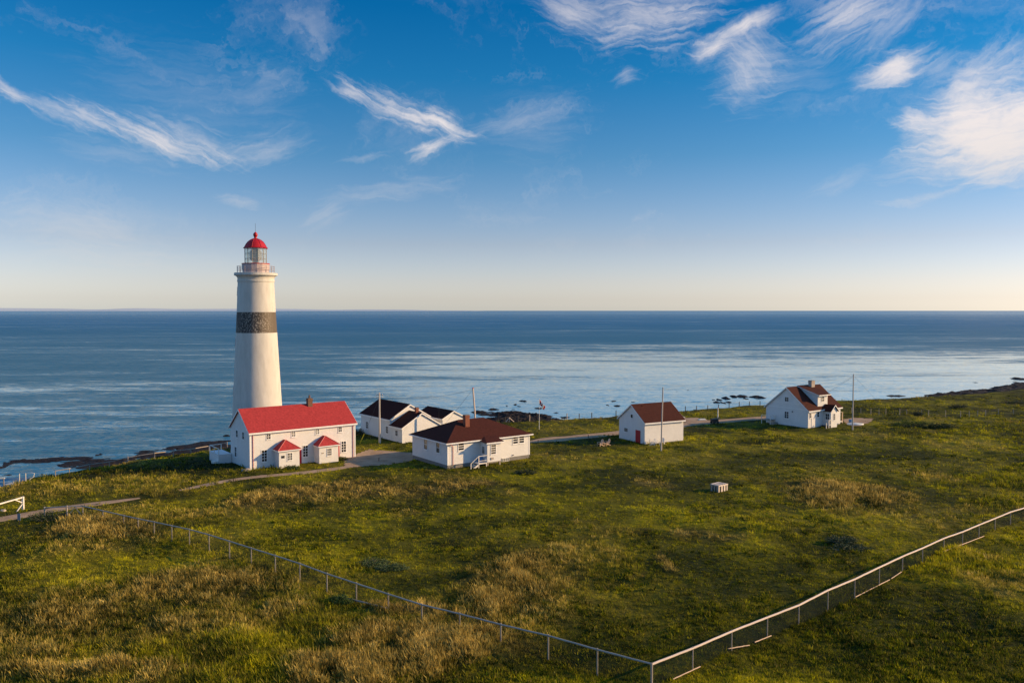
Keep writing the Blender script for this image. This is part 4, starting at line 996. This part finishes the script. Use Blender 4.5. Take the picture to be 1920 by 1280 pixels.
# ------------------------------------------------------------------ fences
def gpos(x, y): return Vector((x, y, hz(x, y)))
HF = 1.4
PT_L = [(155,948),(193,957),(232,966),(259,972),(289,978),(322,985),(355,992),(392,1002),(430,1014),(471,1027),(516,1041),(562,1056),(613,1075),(668,1093),(728,1113),(791,1133),(862,1150),(939,1170),(1028,1191),(1120,1217),(1222,1244)]
PT_R = [(1222,1244.5),(1299,1214.6),(1372,1182.8),(1439,1156.8),(1498,1133.8),(1552.5,1106),(1603,1085),(1649,1063),(1692.5,1042.5),(1730,1027),(1770,1008.6),(1805,996.6),(1836,983.4),(1866,971.4),(1895,959.4),(1922,951.5),(1952,941),(1985,932),(2020,924),(2060,915),(2110,905)]
def chain(A, B, Hh, sp=.075, r=.0042):
    """woven wire between two post tops as thin three-sided strands"""
    A = np.array(A); B = np.array(B); d = B - A; L = np.hypot(d[0], d[1]); n = int((L + Hh) / sp); vs = []; fs = []
    ux = d / L
    for s in (0, 1):
        for i in range(n):
            a0 = i * sp - Hh; t0, t1 = a0, a0 + Hh; z0, z1 = (0, Hh) if s else (Hh, 0)
            if t0 < 0: z0 = z0 + (z1 - z0) * (-t0) / Hh; t0 = 0
            if t1 > L: z1 = z0 + (z1 - z0) * (L - t0) / (t1 - t0); t1 = L
            p = A + ux * t0; q = A + ux * t1; p = Vector((p[0], p[1], p[2] - Hh + z0)); q = Vector((q[0], q[1], q[2] - Hh + z1))
            o = len(vs); nn = Vector((-ux[1], ux[0], 0)).normalized()
            dd = (q - p).normalized(); c = dd.cross(nn)
            for w_ in (p, q):
                for k in range(3):
                    a = 2 * PI * k / 3; vs.append(w_ + (nn * math.cos(a) + c * math.sin(a)) * r)
            fs += [(o + k, o + (k + 1) % 3, o + 3 + (k + 1) % 3, o + 3 + k) for k in range(3)]
    return vs, fs
def wire_fence(pts, label, rail_m, rail_r, post_m='post_mid', name='wire_fence', wr=.0042, pr=.055, last_post=True, hf=HF, sag=True):
    P = [G(x, y, hf) for x, y in pts]; P = [Vector((p.x, p.y, hf)) for p in P]
    root = thing(name, label, 'fence', (P[0].x, P[0].y, 0)); o0 = Vector((P[0].x, P[0].y, 0))
    for i, p in enumerate(P if last_post else P[:-1]):
        if i == 0 and not last_post: pass
        z = hz(p.x, p.y)
        MB().tube([Vector((p.x, p.y, z - .3)) - o0, Vector((p.x, p.y, hf + .09)) - o0], pr if i else .07, 8).build('post', M[post_m], root)
    rp = []
    for a, b in zip(P, P[1:]):
        for k in range(6): rp.append(a.lerp(b, k / 6) - o0 + Vector((0, 0, .006 * math.sin(k * 2.1 + a.x * 3))))
    rp.append(P[-1] - o0)
    MB().tube(rp, rail_r, 10).build('top_rail', M[rail_m], root, True)
    for a, b in zip(P, P[1:]):
        h_ = hf - min(hz(a.x, a.y), hz(b.x, b.y)) + .02
        vs, fs = chain(a - o0 - Vector((0, 0, .02)), b - o0 - Vector((0, 0, .02)), min(h_, hf + .25), r=wr)
        MB().add(vs, fs).build('wire_panel', M['mesh_wire'], root)
    return root, o0, P
FLt, oL, PL_ = wire_fence(PT_L, 'woven wire fence with thin grey rail from the braced gate bay to the near corner', 'galv', .055, wr=.0032)
FRt, oR, PR_ = wire_fence(PT_R, 'woven wire fence with a thick pale sunlit top rail rising to the right edge', 'rail_pale', .07, post_m='wood_grey', wr=.0042, pr=.042)
# fallen / exposed bottom rails
def bottom(root, o0, a, b, m='wood_pale', r=.06):
    A = G(*a); B = G(*b); A.z = hz(A.x, A.y) + .12; B.z = hz(B.x, B.y) + .12
    n = 8; pts = []
    for i in range(n + 1):
        p = A.lerp(B, i / n); p.z = A.z + (B.z - A.z) * i / n + .05 + .008 * math.sin(i * 2.3); pts.append(p - o0)
    MB().tube(pts, r, 7).build('bottom_rail', M['wood_pale'] if m == 'rail_pale' else M[m], root)
for a, b in (((1262, 1277), (1313, 1254)), ((1365, 1225), (1405, 1213)), ((1415, 1207), (1446, 1194)), ((1604, 1119), (1668, 1088)), ((1671, 1086), (1690, 1077)), ((1769, 1043), (1845, 1009))): bottom(FRt, oR, a, b, 'rail_pale', .035)
bottom(FLt, oL, (650, 1124), (726, 1152), 'wood_grey', .06)
# corner bay by the path: braces
a = PL_[0] - oL; gp = [G(83.5, 951.5, 1.25), G(125.5, 949.0, 1.4)]
gb_ = MB()
for p in gp:
    MB().tube([Vector((p.x, p.y, hz(p.x, p.y) - .3)) - oL, Vector((p.x, p.y, p.z + .1)) - oL], .085, 8).build('post', M['wood_grey'], FLt)
gb_.tube([gp[0] - oL, gp[1] - oL, a], .06, 8); gb_.build('top_rail', M['galv'], FLt)
br_ = MB(); c1 = gp[1] - oL; mid = c1.lerp(a, .5); mid.z = 1.33
br_.bar(mid, (c1.x, c1.y, .25), .07, .07); br_.bar(mid, (a.x, a.y, .25), .07, .07); br_.build('brace', M['wood_grey'], FLt)
# white timber barrier at the left edge
P0 = G(43, 955); zz = hz(P0.x, P0.y); WB = thing('barrier', 'white wooden barrier beam with braced end post at the left edge above the path', 'barrier', (P0.x, P0.y, zz)); oW = Vector((P0.x, P0.y, zz))
tpz = 1.38 - zz
MB().box((-.09, -.09, -.3), (.11, .11, tpz + .08)).build('post', M['wood_white'], WB)
e1 = G(0, 943.5, 1.30) - oW; e1.z = 1.27 - zz
e2 = e1 * 2.2; e2.z = e1.z
bm_ = MB(); bm_.bar((0, 0, tpz), e1, .12, .13); bm_.bar(e1, e2, .12, .13); bm_.build('beam', M['wood_white'], WB)
t = (e1.xy.length)
u_ = Vector((e1.x, e1.y, 0)).normalized()
b_ = MB(); b_.bar(u_ * .95 + Vector((0, 0, tpz - .06)), (0, 0, tpz - .62), .08, .09); b_.bar((0, 0, tpz - .66), u_ * .55 + Vector((0, -.35, -.05)), .08, .09); b_.build('brace', M['wood_white'], WB)
MB().box((e2.x - .09, e2.y - .09, -.4), (e2.x + .09, e2.y + .09, e2.z)).build('post', M['wood_white'], WB)
SGp = at(36.5, 986); SG = thing('path_sign', 'small blue grey sign on a thin post beside the path at the lower left', 'sign', SGp)
MB().tube([(0, 0, -.2), (0, 0, 1.4)], .035, 6).build('post', M['dark'], SG)
sgb = MB().box((-.2, -.04, .62), (.18, -.015, 1.32)); sgb = sgb.build('sign_board', mat('faded_sign', (.20, .24, .28), .5), SG); sgb.rotation_euler = (0, 0, R(-12))
# wire fence along the shore (posts carry a few plain wires)
def plain_fence(pts, label, h_=1.25, rails=(), post_m='post_dark', rail_m='wood_grey', wires=(.35, .7, 1.05), pr=.06, name='post_fence', light=()):
    P = [GT(x, y) for x, y in pts]; root = thing(name, label, 'fence', (P[0].x, P[0].y, 0)); o0 = Vector((P[0].x, P[0].y, 0))
    P = [p - o0 for p in P]
    for i, p in enumerate(P): MB().tube([p - Vector((0, 0, .4)), p + Vector((0, 0, h_ * (1 + .08 * math.sin(i * 5.1))))], pr, 7).build('post', M['wood_pale' if i in light else post_m], root)
    if wires:
        b = MB()
        for z in wires: b.tube([p + Vector((0, 0, z)) for p in P], .012, 4, False)
        b.build('wire', M['wire'], root)
    if rails:
        b = MB()
        for z in rails: b.tube([p + Vector((0, 0, z)) for p in P], .065, 7)
        b.build('rail', M[rail_m], root)
    return root
plain_fence([(947,792.5),(971,790.5),(993,789),(1017,788),(1039,787.2),(1063,786.6),(1086,786),(1109.5,784),(1132,782.5),(1155,781.3),(1178,779.8),(1200,778),(1222,776.5),(1243,775),(1264,773.8),(1285,772.5),(1306,771),(1327,769),(1347,767.5),(1367,765.6),(1386,764),(1405,762.5),(1425,761),(1446,759.6),(1468,758.5)],
            'line of dark posts with plain wires along the shore edge behind the barn', light=(2, 4, 5), pr=.085)
plain_fence([(880,795.5),(905,794),(930,792.3),(955,790.6),(985,789)], 'pale rail fence by the shore just right of the bungalow roof', h_=.9, rails=(.85,), wires=(), rail_m='rail_pale', post_m='wood_pale', name='rail_fence')
plain_fence([(1597,774.5),(1614,775),(1633,776.5),(1648,777),(1661,777.2),(1687,777.3),(1700,778),(1728,779),(1741,779.6),(1773,781),(1801,782),(1817,781),(1833,780),(1848,779),(1872,778),(1900,777),(1930,776),(1970,775)],
            'old post and wire fence across the grass at far right beyond the cottage', h_=1.25, wires=(.25, .5, .75, 1.0, 1.2), light=(0, 2, 4, 5, 8, 9, 10, 13), post_m='wood_grey', name='post_fence')
plain_fence([(104,894),(130,889),(168,881),(205,874.5),(240,869),(290,861),(325,856),(358,851),(392,845.5),(426,840)], 'weathered rail fence along the shore from the left to the red roofed house', h_=1.0, rails=(.95,), wires=(), post_m='wood_grey', rail_m='wood_grey', name='rail_fence')
# pier ramp, panel, sled at far left
cr = [G(7, 913), G(8, 907.5), G(47, 901), G(68, 898.5), G(66, 902), G(48, 904.5)]
def prismat(pts, z0, z1, name, m, label, cat):
    xy = [(p.x, p.y) for p in pts]; o = fixn(MB().prism(xy, z0, z1, 2).build(name, M[m])); return tag(o, label, cat)
A_, B_ = GT(7.5, 912), GT(47, 904.5); nv = Vector((-(B_ - A_).y, (B_ - A_).x, 0)).normalized()
prismat([A_, B_, B_ + nv * 1.6, A_ + nv * 1.6], A_.z - .8, A_.z + .42, 'concrete_block', 'ramp', 'low pale concrete block in the grass at the left edge by the shore', 'block')
A2, B2 = GT(50, 904.6), GT(71, 902.2)
prismat([A2, B2, B2 + nv * 3.0, A2 + nv * 3.4], A2.z - .8, A2.z + .16, 'concrete_slab', 'ramp', 'thin pale concrete slab right of the low concrete block at the left', 'slab')
C1, C2 = GT(-60, 909), GT(4, 904)
prismat([C1, C2, C2 + nv * 1.5, C1 + nv * 1.5], C2.z - 1.2, C2.z + .3, 'concrete_block', 'ramp', 'concrete block cut by the left edge of the photo near the shore', 'block')
# white sign panel on post and a long beam behind
q = GT(23.5, 904.5); IP = thing('info_panel', 'white tilted information panel on a thin post beside the shore at far left', 'sign', (q.x, q.y, hz(q.x, q.y)))
MB().tube([(0, 0, -.3), (0, 0, 1.05)], .05, 6).build('post', M['wood_grey'], IP)
pn = MB().box((-.62, -.45, -.03), (.62, .45, .03)).build('panel', M['sign_white'], IP); pn.location = (0, 0, 1.12); pn.rotation_euler = (R(38), R(6), R(18))
q1 = G(-70, 899, -1.2); q2 = G(9, 896, -1.2); IB = thing('guard_beam', 'white guard beam cut by the left edge near the shore', 'beam', (q2.x, q2.y, -1.2)); d_ = q1 - q2
b_ = MB(); b_.bar((0, 0, .0), d_, .14, .16); b_.build('rail', M['sign_white'], IB); b_ = MB()
for k in (0.03, .35, .7, 1): b_.box((d_.x * k - .05, d_.y * k - .05, -3.), (d_.x * k + .05, d_.y * k + .05, -.02))
b_.build('post', M['wood_grey'], IB)
q = GT(60, 901); HR3 = thing('bent_railing', 'white bent pipe railing end beside the slab at far left', 'railing', q)
b_ = MB(); b_.tube([(-.35, 0, -.2), (-.3, 0, .45), (.15, .2, .75), (.2, .3, 1.25), (-.3, .3, 1.35), (-1.6, .9, 1.2), (-2.7, 1.4, 1.05)], .05, 7); b_.build('rail', M['sign_white'], HR3)
b_ = MB(); b_.tube([(-2.7, 1.4, 1.05), (-2.7, 1.4, -.4)], .05, 7); b_.tube([(-1.4, .8, 1.2), (-1.4, .8, -.4)], .05, 7); b_.build('post', M['wood_white'], HR3)

# ------------------------------------------------------------------ small things
def adirondack(x, y, rz, label, group, m='wood_pale'):
    t = thing('garden_chair', label, 'chair', gpos(x, y), rz, group)
    s = MB()
    for i in range(5): s.box((-.28, -.32 + i * .12, .36 - i * .03), (.28, -.22 + i * .12, .385 - i * .03))
    s.build('seat', M[m], t)
    b = MB()
    for i in range(5): w_ = -.28 + i * .115; tpz_ = 1.08 - .05 * abs(i - 2) ** 1.6; b.add([(w_, .22, .25), (w_ + .1, .22, .25), (w_ + .1, .245, .25), (w_, .245, .25), (w_, .50, tpz_), (w_ + .1, .50, tpz_), (w_ + .1, .525, tpz_), (w_, .525, tpz_)], [(0, 3, 2, 1), (4, 5, 6, 7), (0, 1, 5, 4), (1, 2, 6, 5), (2, 3, 7, 6), (3, 0, 4, 7)])
    b.build('backrest', M[m], t)
    for sx in (-1, 1):
        MB().box((sx * .36 - .06, -.36, .56), (sx * .36 + .06, .36, .585)).build('armrest', M[m], t)
        MB().box((sx * .33 - .02, -.34, -.03), (sx * .33 + .02, -.25, .558)).build('leg', M[m], t)
        MB().bar((sx * .33, -.25, .36), (sx * .33, .5, .02), .035, .1).build('leg', M[m], t)
    return t
adirondack(14.25, 127.9, R(-55), 'left of two pale wooden garden chairs on the lawn left of the barn', 'garden chairs on the lawn')
adirondack(15.45, 128.8, R(-60), 'right of two pale wooden garden chairs on the lawn left of the barn', 'garden chairs on the lawn')
tb = thing('side_table', 'small wooden table between the two garden chairs on the lawn', 'table', gpos(14.95, 128.2), R(-55)); MB().box((-.25, -.2, .42), (.25, .2, .46)).build('table_top', M['wood_pale'], tb)
for sx, sy in ((-1, -1), (1, -1), (1, 1), (-1, 1)): MB().box((sx * .2 - .025, sy * .15 - .025, -.02), (sx * .2 + .025, sy * .15 + .025, .418)).build('leg', M['wood_pale'], tb)
adirondack(22.9, 129.3, R(28 + 60), 'white garden chair nearest the barn corner against the sunny wall', 'white chairs against the barn', 'wood_white')
adirondack(23.75, 129.75, R(28 - 10), 'white garden chair in the middle against the barn wall', 'white chairs against the barn', 'wood_white')
adirondack(24.75, 130.4, R(28 - 50), 'white garden chair right behind the tall pole against the barn wall', 'white chairs against the barn', 'wood_white')
# slatted crate in the field
CRt = thing('crate', 'large weathered slatted wooden crate lying alone in the middle of the field', 'crate', gpos(24.9, 95.3) + Vector((0, 0, .02)), R(40))
s_ = MB(); LXc, LYc, HZ = 1.9, 1.15, .82
for i in range(4): u = -.0 + i * (LXc - .28) / 3; s_.box((u, -.03, 0), (u + (.3 if i in (1, 2) else .2), .0, HZ))
s_.box((0, -.05, HZ - .14), (LXc, -.032, HZ)); s_.build('front_slats', M['bleached'], CRt)
s_ = MB()
for i in range(3): s_.box((-.03, .05 + i * .4, 0), (-.002, .25 + i * .4, HZ))
s_.box((-.05, 0, HZ - .12), (-.032, LYc, HZ)); s_.build('side_slats', M['wood_grey'], CRt); s_ = MB(); s_.box((LXc + .002, .0, 0), (LXc + .03, .2, HZ)); s_.box((LXc + .002, .5, 0), (LXc + .03, .7, HZ)); s_.box((LXc + .002, .95, 0), (LXc + .03, LYc, HZ)); s_.build('side_slats', M['wood_grey'], CRt)
s_ = MB()
for i, (u, w__) in enumerate(((.0, .22), (.42, .3), (.95, .2), (1.4, .28))):
    s_.box((u, .0, HZ + .002), (u + w__, LYc, HZ + .03))
s_.box((.02, LYc - .2, HZ + .032), (LXc * .8, LYc, HZ + .05)); s_.build('top_slats', M['bleached'], CRt)
MB().box((.03, .03, .02), (LXc - .03, LYc - .03, HZ - .16)).build('dark_inner_box', M['post_dark'], CRt)  # dark solid box behind the slats
s_ = MB()
for i in range(4): u = i * (LXc - .28) / 3; s_.box((u, LYc + .002, 0), (u + .25, LYc + .03, HZ))
s_.build('back_slats', M['wood_grey'], CRt)
# dark handcart on the road
q = at(1340, 793.5); HC = thing('handcart', 'dark wheeled cart standing on the gravel road between barn and cottage', 'cart', q, R(20))
MB().box((-.75, -.4, .35), (.65, .4, .95)).build('cart_body', M['dark'], HC, bevel=.05)
for sx in (-.45, .4):
    for sy in (-.46, .46): MB().tube([(sx, sy - .04, .24), (sx, sy + .04, .24)], .27, 14).build('wheel', M['dark'], HC)
hh = MB(); hh.tube([(.65, -.3, .85), (1.05, -.3, 1.1), (1.05, .3, 1.1), (.65, .3, .85)], .03, 6); hh.build('handle', M['galv'], HC)
q = at(1316.5, 787.5); BS = MB().box((-.75, -.35, -.05), (.75, .35, .20)); BS.box((-.65, -.3, .2), (.65, .3, .3)); BS = BS.build('stone_block', M['sign_white'], bevel=.06); BS.location = q; BS.rotation_euler = (0, 0, R(8)); tag(BS, 'small white block lying at the edge of the gravel turnout right of the barn', 'block')
q = at(1604, 797); BT = thing('rowing_boat', 'small white upturned boat beside the dark pole right of the cottage', 'boat', q, R(-8))
hull = []; n = 10
vs = []; fs = []
for i in range(n + 1):
    t = i / n; wd_ = .62 * math.sin(PI * min(1, (t * .9 + .1))) ** .6 if t < 1 else .02; x = -1.5 + 3.0 * t
    for k in range(7):
        a = PI * k / 6; vs.append((x, wd_ * math.cos(a), .12 + .42 * math.sin(a) * (1 - .35 * abs(t - .5) * 2)))
for i in range(n):
    for k in range(6): fs.append((i * 7 + k, (i + 1) * 7 + k, (i + 1) * 7 + k + 1, i * 7 + k + 1))
fs += [tuple(range(7)), tuple(range(n * 7, n * 7 + 7))[::-1]]
fixn(MB().add(vs, fs).build('hull', M['sign_white'], BT, True)); MB().bar((-1.45, 0, .58), (1.4, 0, .5), .05, .08).build('keel', M['wood_grey'], BT)
q = at(1594.3, 795.5); FB = MB().tube([(0, 0, -.05), (0, 0, .9)], .33, 14, r1=.30); FB.tube([(0, 0, .9), (0, 0, .97)], .34, 14); FB = FB.build('barrel', M['blue_bin']); FB.location = q; tag(FB, 'dark blue barrel just left of the pole beside the cottage', 'barrel')
for i, (px, py, s, lab) in enumerate(((461, 882.5, .5, 'pale boulder at the near left corner of the red roofed house'), (1281, 783.5, .35, 'small white stone on the gravel turnout beside the barn'), (6, 958, .28, 'pale boulder in the grass under the white barrier at far left'))):
    q = at(px, py); vs = []; n = 10
    import bmesh
    bm = bmesh.new(); bmesh.ops.create_icosphere(bm, subdivisions=2, radius=s)
    for v in bm.verts: v.co *= 1 + .25 * math.sin(v.co.x * 7 + i) * math.cos(v.co.y * 6); v.co.z *= .6; v.co.x *= 1.3
    me = bpy.data.meshes.new('boulder'); bm.to_mesh(me); bm.free(); me.materials.append(M['pale_brick']); o = bpy.data.objects.new('boulder', me); COL.objects.link(o); o.location = q + Vector((0, 0, s * .15)); tag(o, lab, 'stone')
for i, (px, py, lab) in enumerate(((1009, 830, 'short dark stake at the near edge of the road right of the bungalow'), (1103, 820.5, 'small dark stub beside the road left of the barn'), (710.5, 864.5, 'short dark stake on the gravel yard left of the bungalow'))):
    o = MB().tube([at(px, py, -.2), at(px, py, .55)], .06, 6).build('stake', M['post_dark']); tag(o, lab, 'stake')
# ------------------------------------------------------------------ grass and herbs
def blade_mat():
    m, b, out = new_mat('grass_blades')
    pos = b.n('ShaderNodeNewGeometry').outputs['Position']
    dry = b.n('ShaderNodeAttribute', attribute_name='dry').outputs['Fac']; br = b.n('ShaderNodeAttribute', attribute_name='bright').outputs['Fac']
    c = veg_color(b, dry, br, pos, 1.0)
    d = b.n('ShaderNodeBsdfDiffuse', {'Color': c}); t = b.n('ShaderNodeBsdfTranslucent', {'Color': c})
    mx = b.n('ShaderNodeMixShader', {0: .35, 1: d.outputs[0], 2: t.outputs[0]})
    b.t.links.new(mx.outputs[0], out.inputs[0]); return m
def make_grass(name, nclump, per, seed, sel, py0=742, py1=1420, px0=-160, px1=2080, power=1.0):
    r = np.random.default_rng(seed)
    px = r.uniform(px0, px1, nclump); t = r.random(nclump); py = py0 + (py1 - py0) * t ** power
    X = (px - 960) / F; Zc = -(py - 640) / F; c_, s_ = math.cos(PITCH), math.sin(PITCH)
    dy = c_ + Zc * s_; dz = -s_ + Zc * c_; k = -CAM_H / dz; x = X * k; y = dy * k
    ok = (site_dist(x, y) > .12) & (road_dist(x, y) > (r.random(nclump) - .66) * 1.3) & (edge_r(x, y) - np.hypot(x, y) > .3)
    for pu in (SITES[1],):
        u, v = to_local(x, y, pu); ok &= ~((u > 3.6) & (u < 7.9) & (v > -1.9) & (v < .2))
    u, v = to_local(x, y, SITES[0]); ok &= ~((v > -1.95) & (v < 0) & (((u > 3.3) & (u < 6.6)) | ((u > 9.3) & (u < 12.6))))
    u, v = to_local(x, y, SITES[3]); ok &= ~((v > -1.8) & (v < 0) & (u > 4.6) & (u < 6.9))
    u, v = to_local(x, y, (24.9, 95.3, 40)); ok &= ~((v > -.1) & (v < 1.2) & (u > -.1) & (u < 2.0))
    x, y = x[ok], y[ok]
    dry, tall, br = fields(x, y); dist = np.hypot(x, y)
    keep, hh, spread, wd, plume = sel(r, x, y, dry, tall, br, dist)
    x, y, dry, tall, br, dist = (a[keep] for a in (x, y, dry, tall, br, dist)); hh, spread, wd, plume = (a[keep] for a in (hh, spread, wd, plume))
    n = len(x); N = n * per; rep = lambda a: np.repeat(a, per)
    ang = r.random(N) * 2 * PI; rad = np.sqrt(r.random(N)) * rep(spread)
    bx = rep(x) + np.cos(ang) * rad; by = rep(y) + np.sin(ang) * rad; bz = np.repeat(height(x, y), per) - .03
    H_ = rep(hh) * r.uniform(.6, 1.25, N); W = rep(wd) * r.uniform(.6, 1.4, N)
    face = r.random(N) * PI; fx, fy = np.cos(face), np.sin(face)
    la = ang + r.normal(0, .6, N); ln = np.abs(r.normal(0, .22, N)) + (rad / (rep(spread) + 1e-6)) * .28
    tx = bx + (np.cos(la) * ln - .10) * H_; ty = by + np.sin(la) * ln * H_; tz = bz + H_ * (1 - ln * .3)
    pl = rep(plume); mfr = .45 + .25 * pl
    mx_, my_, mz_ = bx + (tx - bx) * mfr * .85, by + (ty - by) * mfr * .85, bz + (tz - bz) * mfr
    co_ = np.empty((N, 4, 3), np.float32)
    co_[:, 0] = np.stack([bx, by, bz], -1); co_[:, 2] = np.stack([tx, ty, tz], -1)
    co_[:, 1] = np.stack([mx_ + fx * W, my_ + fy * W, mz_], -1); co_[:, 3] = np.stack([mx_ - fx * W, my_ - fy * W, mz_], -1)
    q = np.arange(N * 4, dtype=np.int32).reshape(N, 4)
    o = np_mesh(name, co_.reshape(-1, 3), q, M['blade'])
    cj = np.repeat(r.normal(0, .20, n), per); plu = rep(plume) > 0
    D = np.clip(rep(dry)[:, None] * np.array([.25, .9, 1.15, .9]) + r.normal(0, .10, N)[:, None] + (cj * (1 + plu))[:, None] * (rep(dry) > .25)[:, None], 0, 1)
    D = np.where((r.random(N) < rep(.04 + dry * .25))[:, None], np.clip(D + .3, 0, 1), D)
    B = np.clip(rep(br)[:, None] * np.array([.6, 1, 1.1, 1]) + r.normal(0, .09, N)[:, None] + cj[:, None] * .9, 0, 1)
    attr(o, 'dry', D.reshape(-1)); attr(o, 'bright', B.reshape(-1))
    tag(o, kind='stuff'); return o
M['blade'] = blade_mat()
def sel_turf(r, x, y, dry, tall, br, dist):
    n = len(x); hh = .13 + .30 * tall + .04 * r.random(n); far = np.clip(dist / 90, .7, 2.2)
    return r.random(n) < .45 + .9 * fbm(x, y, 1.3, 3, 2), hh * (.8 + .4 * far * .5) * r.choice([.55, .8, 1., 1.5], n), (.16 + .12 * r.random(n)) * far, (.013 + .012 * r.random(n)) * far, np.zeros(n)
def sel_tall(r, x, y, dry, tall, br, dist):
    n = len(x); far = np.clip(dist / 90, .75, 1.8)
    hh = (.35 + .42 * tall) * r.uniform(.75, 1.2, n)
    return r.random(n) < np.clip((tall - .22) * 1.7, .015, 1) * np.clip(.2 + fbm(x, y, 2.2, 7, 2) * 1.5, 0, 1), hh, (.14 + .14 * r.random(n)) * far, (.016 + .014 * r.random(n)) * far, np.ones(n)
def sel_weed(r, x, y, dry, tall, br, dist):
    n = len(x); dry *= .12; br *= .45; far = np.clip(dist / 90, .7, 1.8)
    k = fbm(x, y, 4.5, 3, 3)
    return r.random(n) < np.clip((k - .50) * 7, .03, .9), r.uniform(.16, .42, n), r.uniform(.15, .45, n) * far ** .5, r.uniform(.03, .055, n) * far, np.ones(n) * .4
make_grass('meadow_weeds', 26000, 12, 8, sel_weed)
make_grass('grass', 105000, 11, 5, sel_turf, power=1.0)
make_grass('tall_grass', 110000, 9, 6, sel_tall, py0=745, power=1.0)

# shrubs: low leafy willow clumps in the field
def shrub(px, py, rx, ry, h, seed, label, name='willow_shrub', col=(.16, .18, .10), n=2600, leaf=.07, group=None):
    c = GT(px, py); r = np.random.default_rng(seed); root = thing(name, label, 'shrub', (c.x, c.y, hz(c.x, c.y)), 0, group)
    ntw = 60; tw = MB(); ends = []
    for i in range(ntw):
        a = r.random() * 2 * PI; d = math.sqrt(r.random()); ex, ey = math.cos(a) * rx * d, math.sin(a) * ry * d; ez = h * (1 - .55 * d * d) * r.uniform(.65, 1.1)
        ends.append((ex, ey, ez)); tw.tube([(ex * .45, ey * .45, -.1), (ex * .8, ey * .8, ez * .6), (ex, ey, ez)], .018, 4, False, r1=.006)
    tw.build('twigs', M['wood_grey'], root)
    E_ = np.array(ends)[r.integers(0, ntw, n)]; t = r.uniform(.25, 1.05, n)[:, None]
    P = E_ * np.concatenate([.5 + .5 * t, .5 + .5 * t, t], 1) + r.normal(0, 1, (n, 3)) * [.13, .13, .10]
    P[:, 2] = np.maximum(P[:, 2], .03)
    a = r.normal(0, 1, (n, 3)); a /= np.linalg.norm(a, axis=1)[:, None]; b = np.cross(a, r.normal(0, 1, (n, 3))); b /= np.linalg.norm(b, axis=1)[:, None]
    s = leaf * r.uniform(.6, 1.3, (n, 1)); co_ = np.stack([P - a * s, P + b * s * .4, P + a * s, P - b * s * .4], 1).astype(np.float32)
    key = 'leaf_%.2f_%.2f_%.2f' % col
    if key not in M: M[key] = mat('leaves', col, .8, var=.35, vscale=3)
    o = np_mesh('leaves', co_.reshape(-1, 3), np.arange(n * 4, dtype=np.int32).reshape(n, 4), M[key]); o.parent = root
    return root
GSH = 'low shrubs in the meadow'
shrub(700, 1060, 1.6, 1.0, .55, 1, 'grey green willow shrub behind the left fence, left one of two', group=GSH, col=(.075, .11, .03))
shrub(735, 1068, 1.5, .8, .5, 2, 'grey green willow shrub behind the left fence, right one of two', group=GSH, col=(.075, .11, .03))
shrub(1600, 1030, 2.2, 1.2, .38, 3, 'greyish low shrub just left of the sunlit rail on the right', group=GSH, col=(.06, .08, .03))
shrub(1580, 1015, 1.6, 1.0, .45, 4, 'smaller greyish shrub behind the greyish low shrub near the right fence', group=GSH, col=(.06, .08, .03))
shrub(640, 1130, 1.0, .6, .6, 5, 'bright green bush touching the left wire fence near its exposed bottom rail', group=GSH, col=(.07, .11, .015))
shrub(1740, 803, 6.5, 1.3, 1.0, 6, 'long dark green shrub row on the lawn right of the cottage', group=GSH, col=(.045, .065, .012), n=5000, leaf=.11)
shrub(1700, 796.5, 5.5, 1.3, .8, 12, 'yellow green shrub row behind the dark row right of the cottage', group=GSH, col=(.15, .17, .02), n=4000, leaf=.11)
shrub(100, 975, 2.6, 1.4, .9, 7, 'dark leafy bush in front of the braced corner of the left fence', group=GSH, col=(.035, .055, .012), n=4200)
shrub(140, 972, 2.0, 1.1, .75, 8, 'dark leafy bush right of the bush at the fence corner', group=GSH, col=(.035, .055, .012), n=3000)
shrub(985, 888, 1.7, .8, .6, 9, 'dark round bush in the field right of the bungalow steps', group=GSH, col=(.03, .05, .012))
shrub(673, 815, 1.2, .8, 1.2, 10, 'dark bush at the left foot of the dark roofed outbuilding', group=GSH, col=(.03, .045, .015))
shrub(545, 880, 1.3, .45, .55, 11, 'small green bush at the foot of the left porch of the red roofed house', group=GSH, col=(.06, .09, .015))
shrub(640, 862, 1.0, .3, .4, 13, 'low green weeds between the porches of the red roofed house', group=GSH, col=(.07, .09, .02))
shrub(1720, 779, 1.6, .8, .9, 14, 'dark bush beyond the far post fence on the right', group=GSH, col=(.03, .045, .015))
shrub(1796, 764.5, 2.4, .9, .9, 15, 'dark bush on the grassy shore left of the rocky point', group=GSH, col=(.03, .045, .015))
shrub(1900, 757.5, 3.4, 1.0, 1.0, 16, 'dark bush at the right edge near the rocky point', group=GSH, col=(.03, .045, .015))
coast()
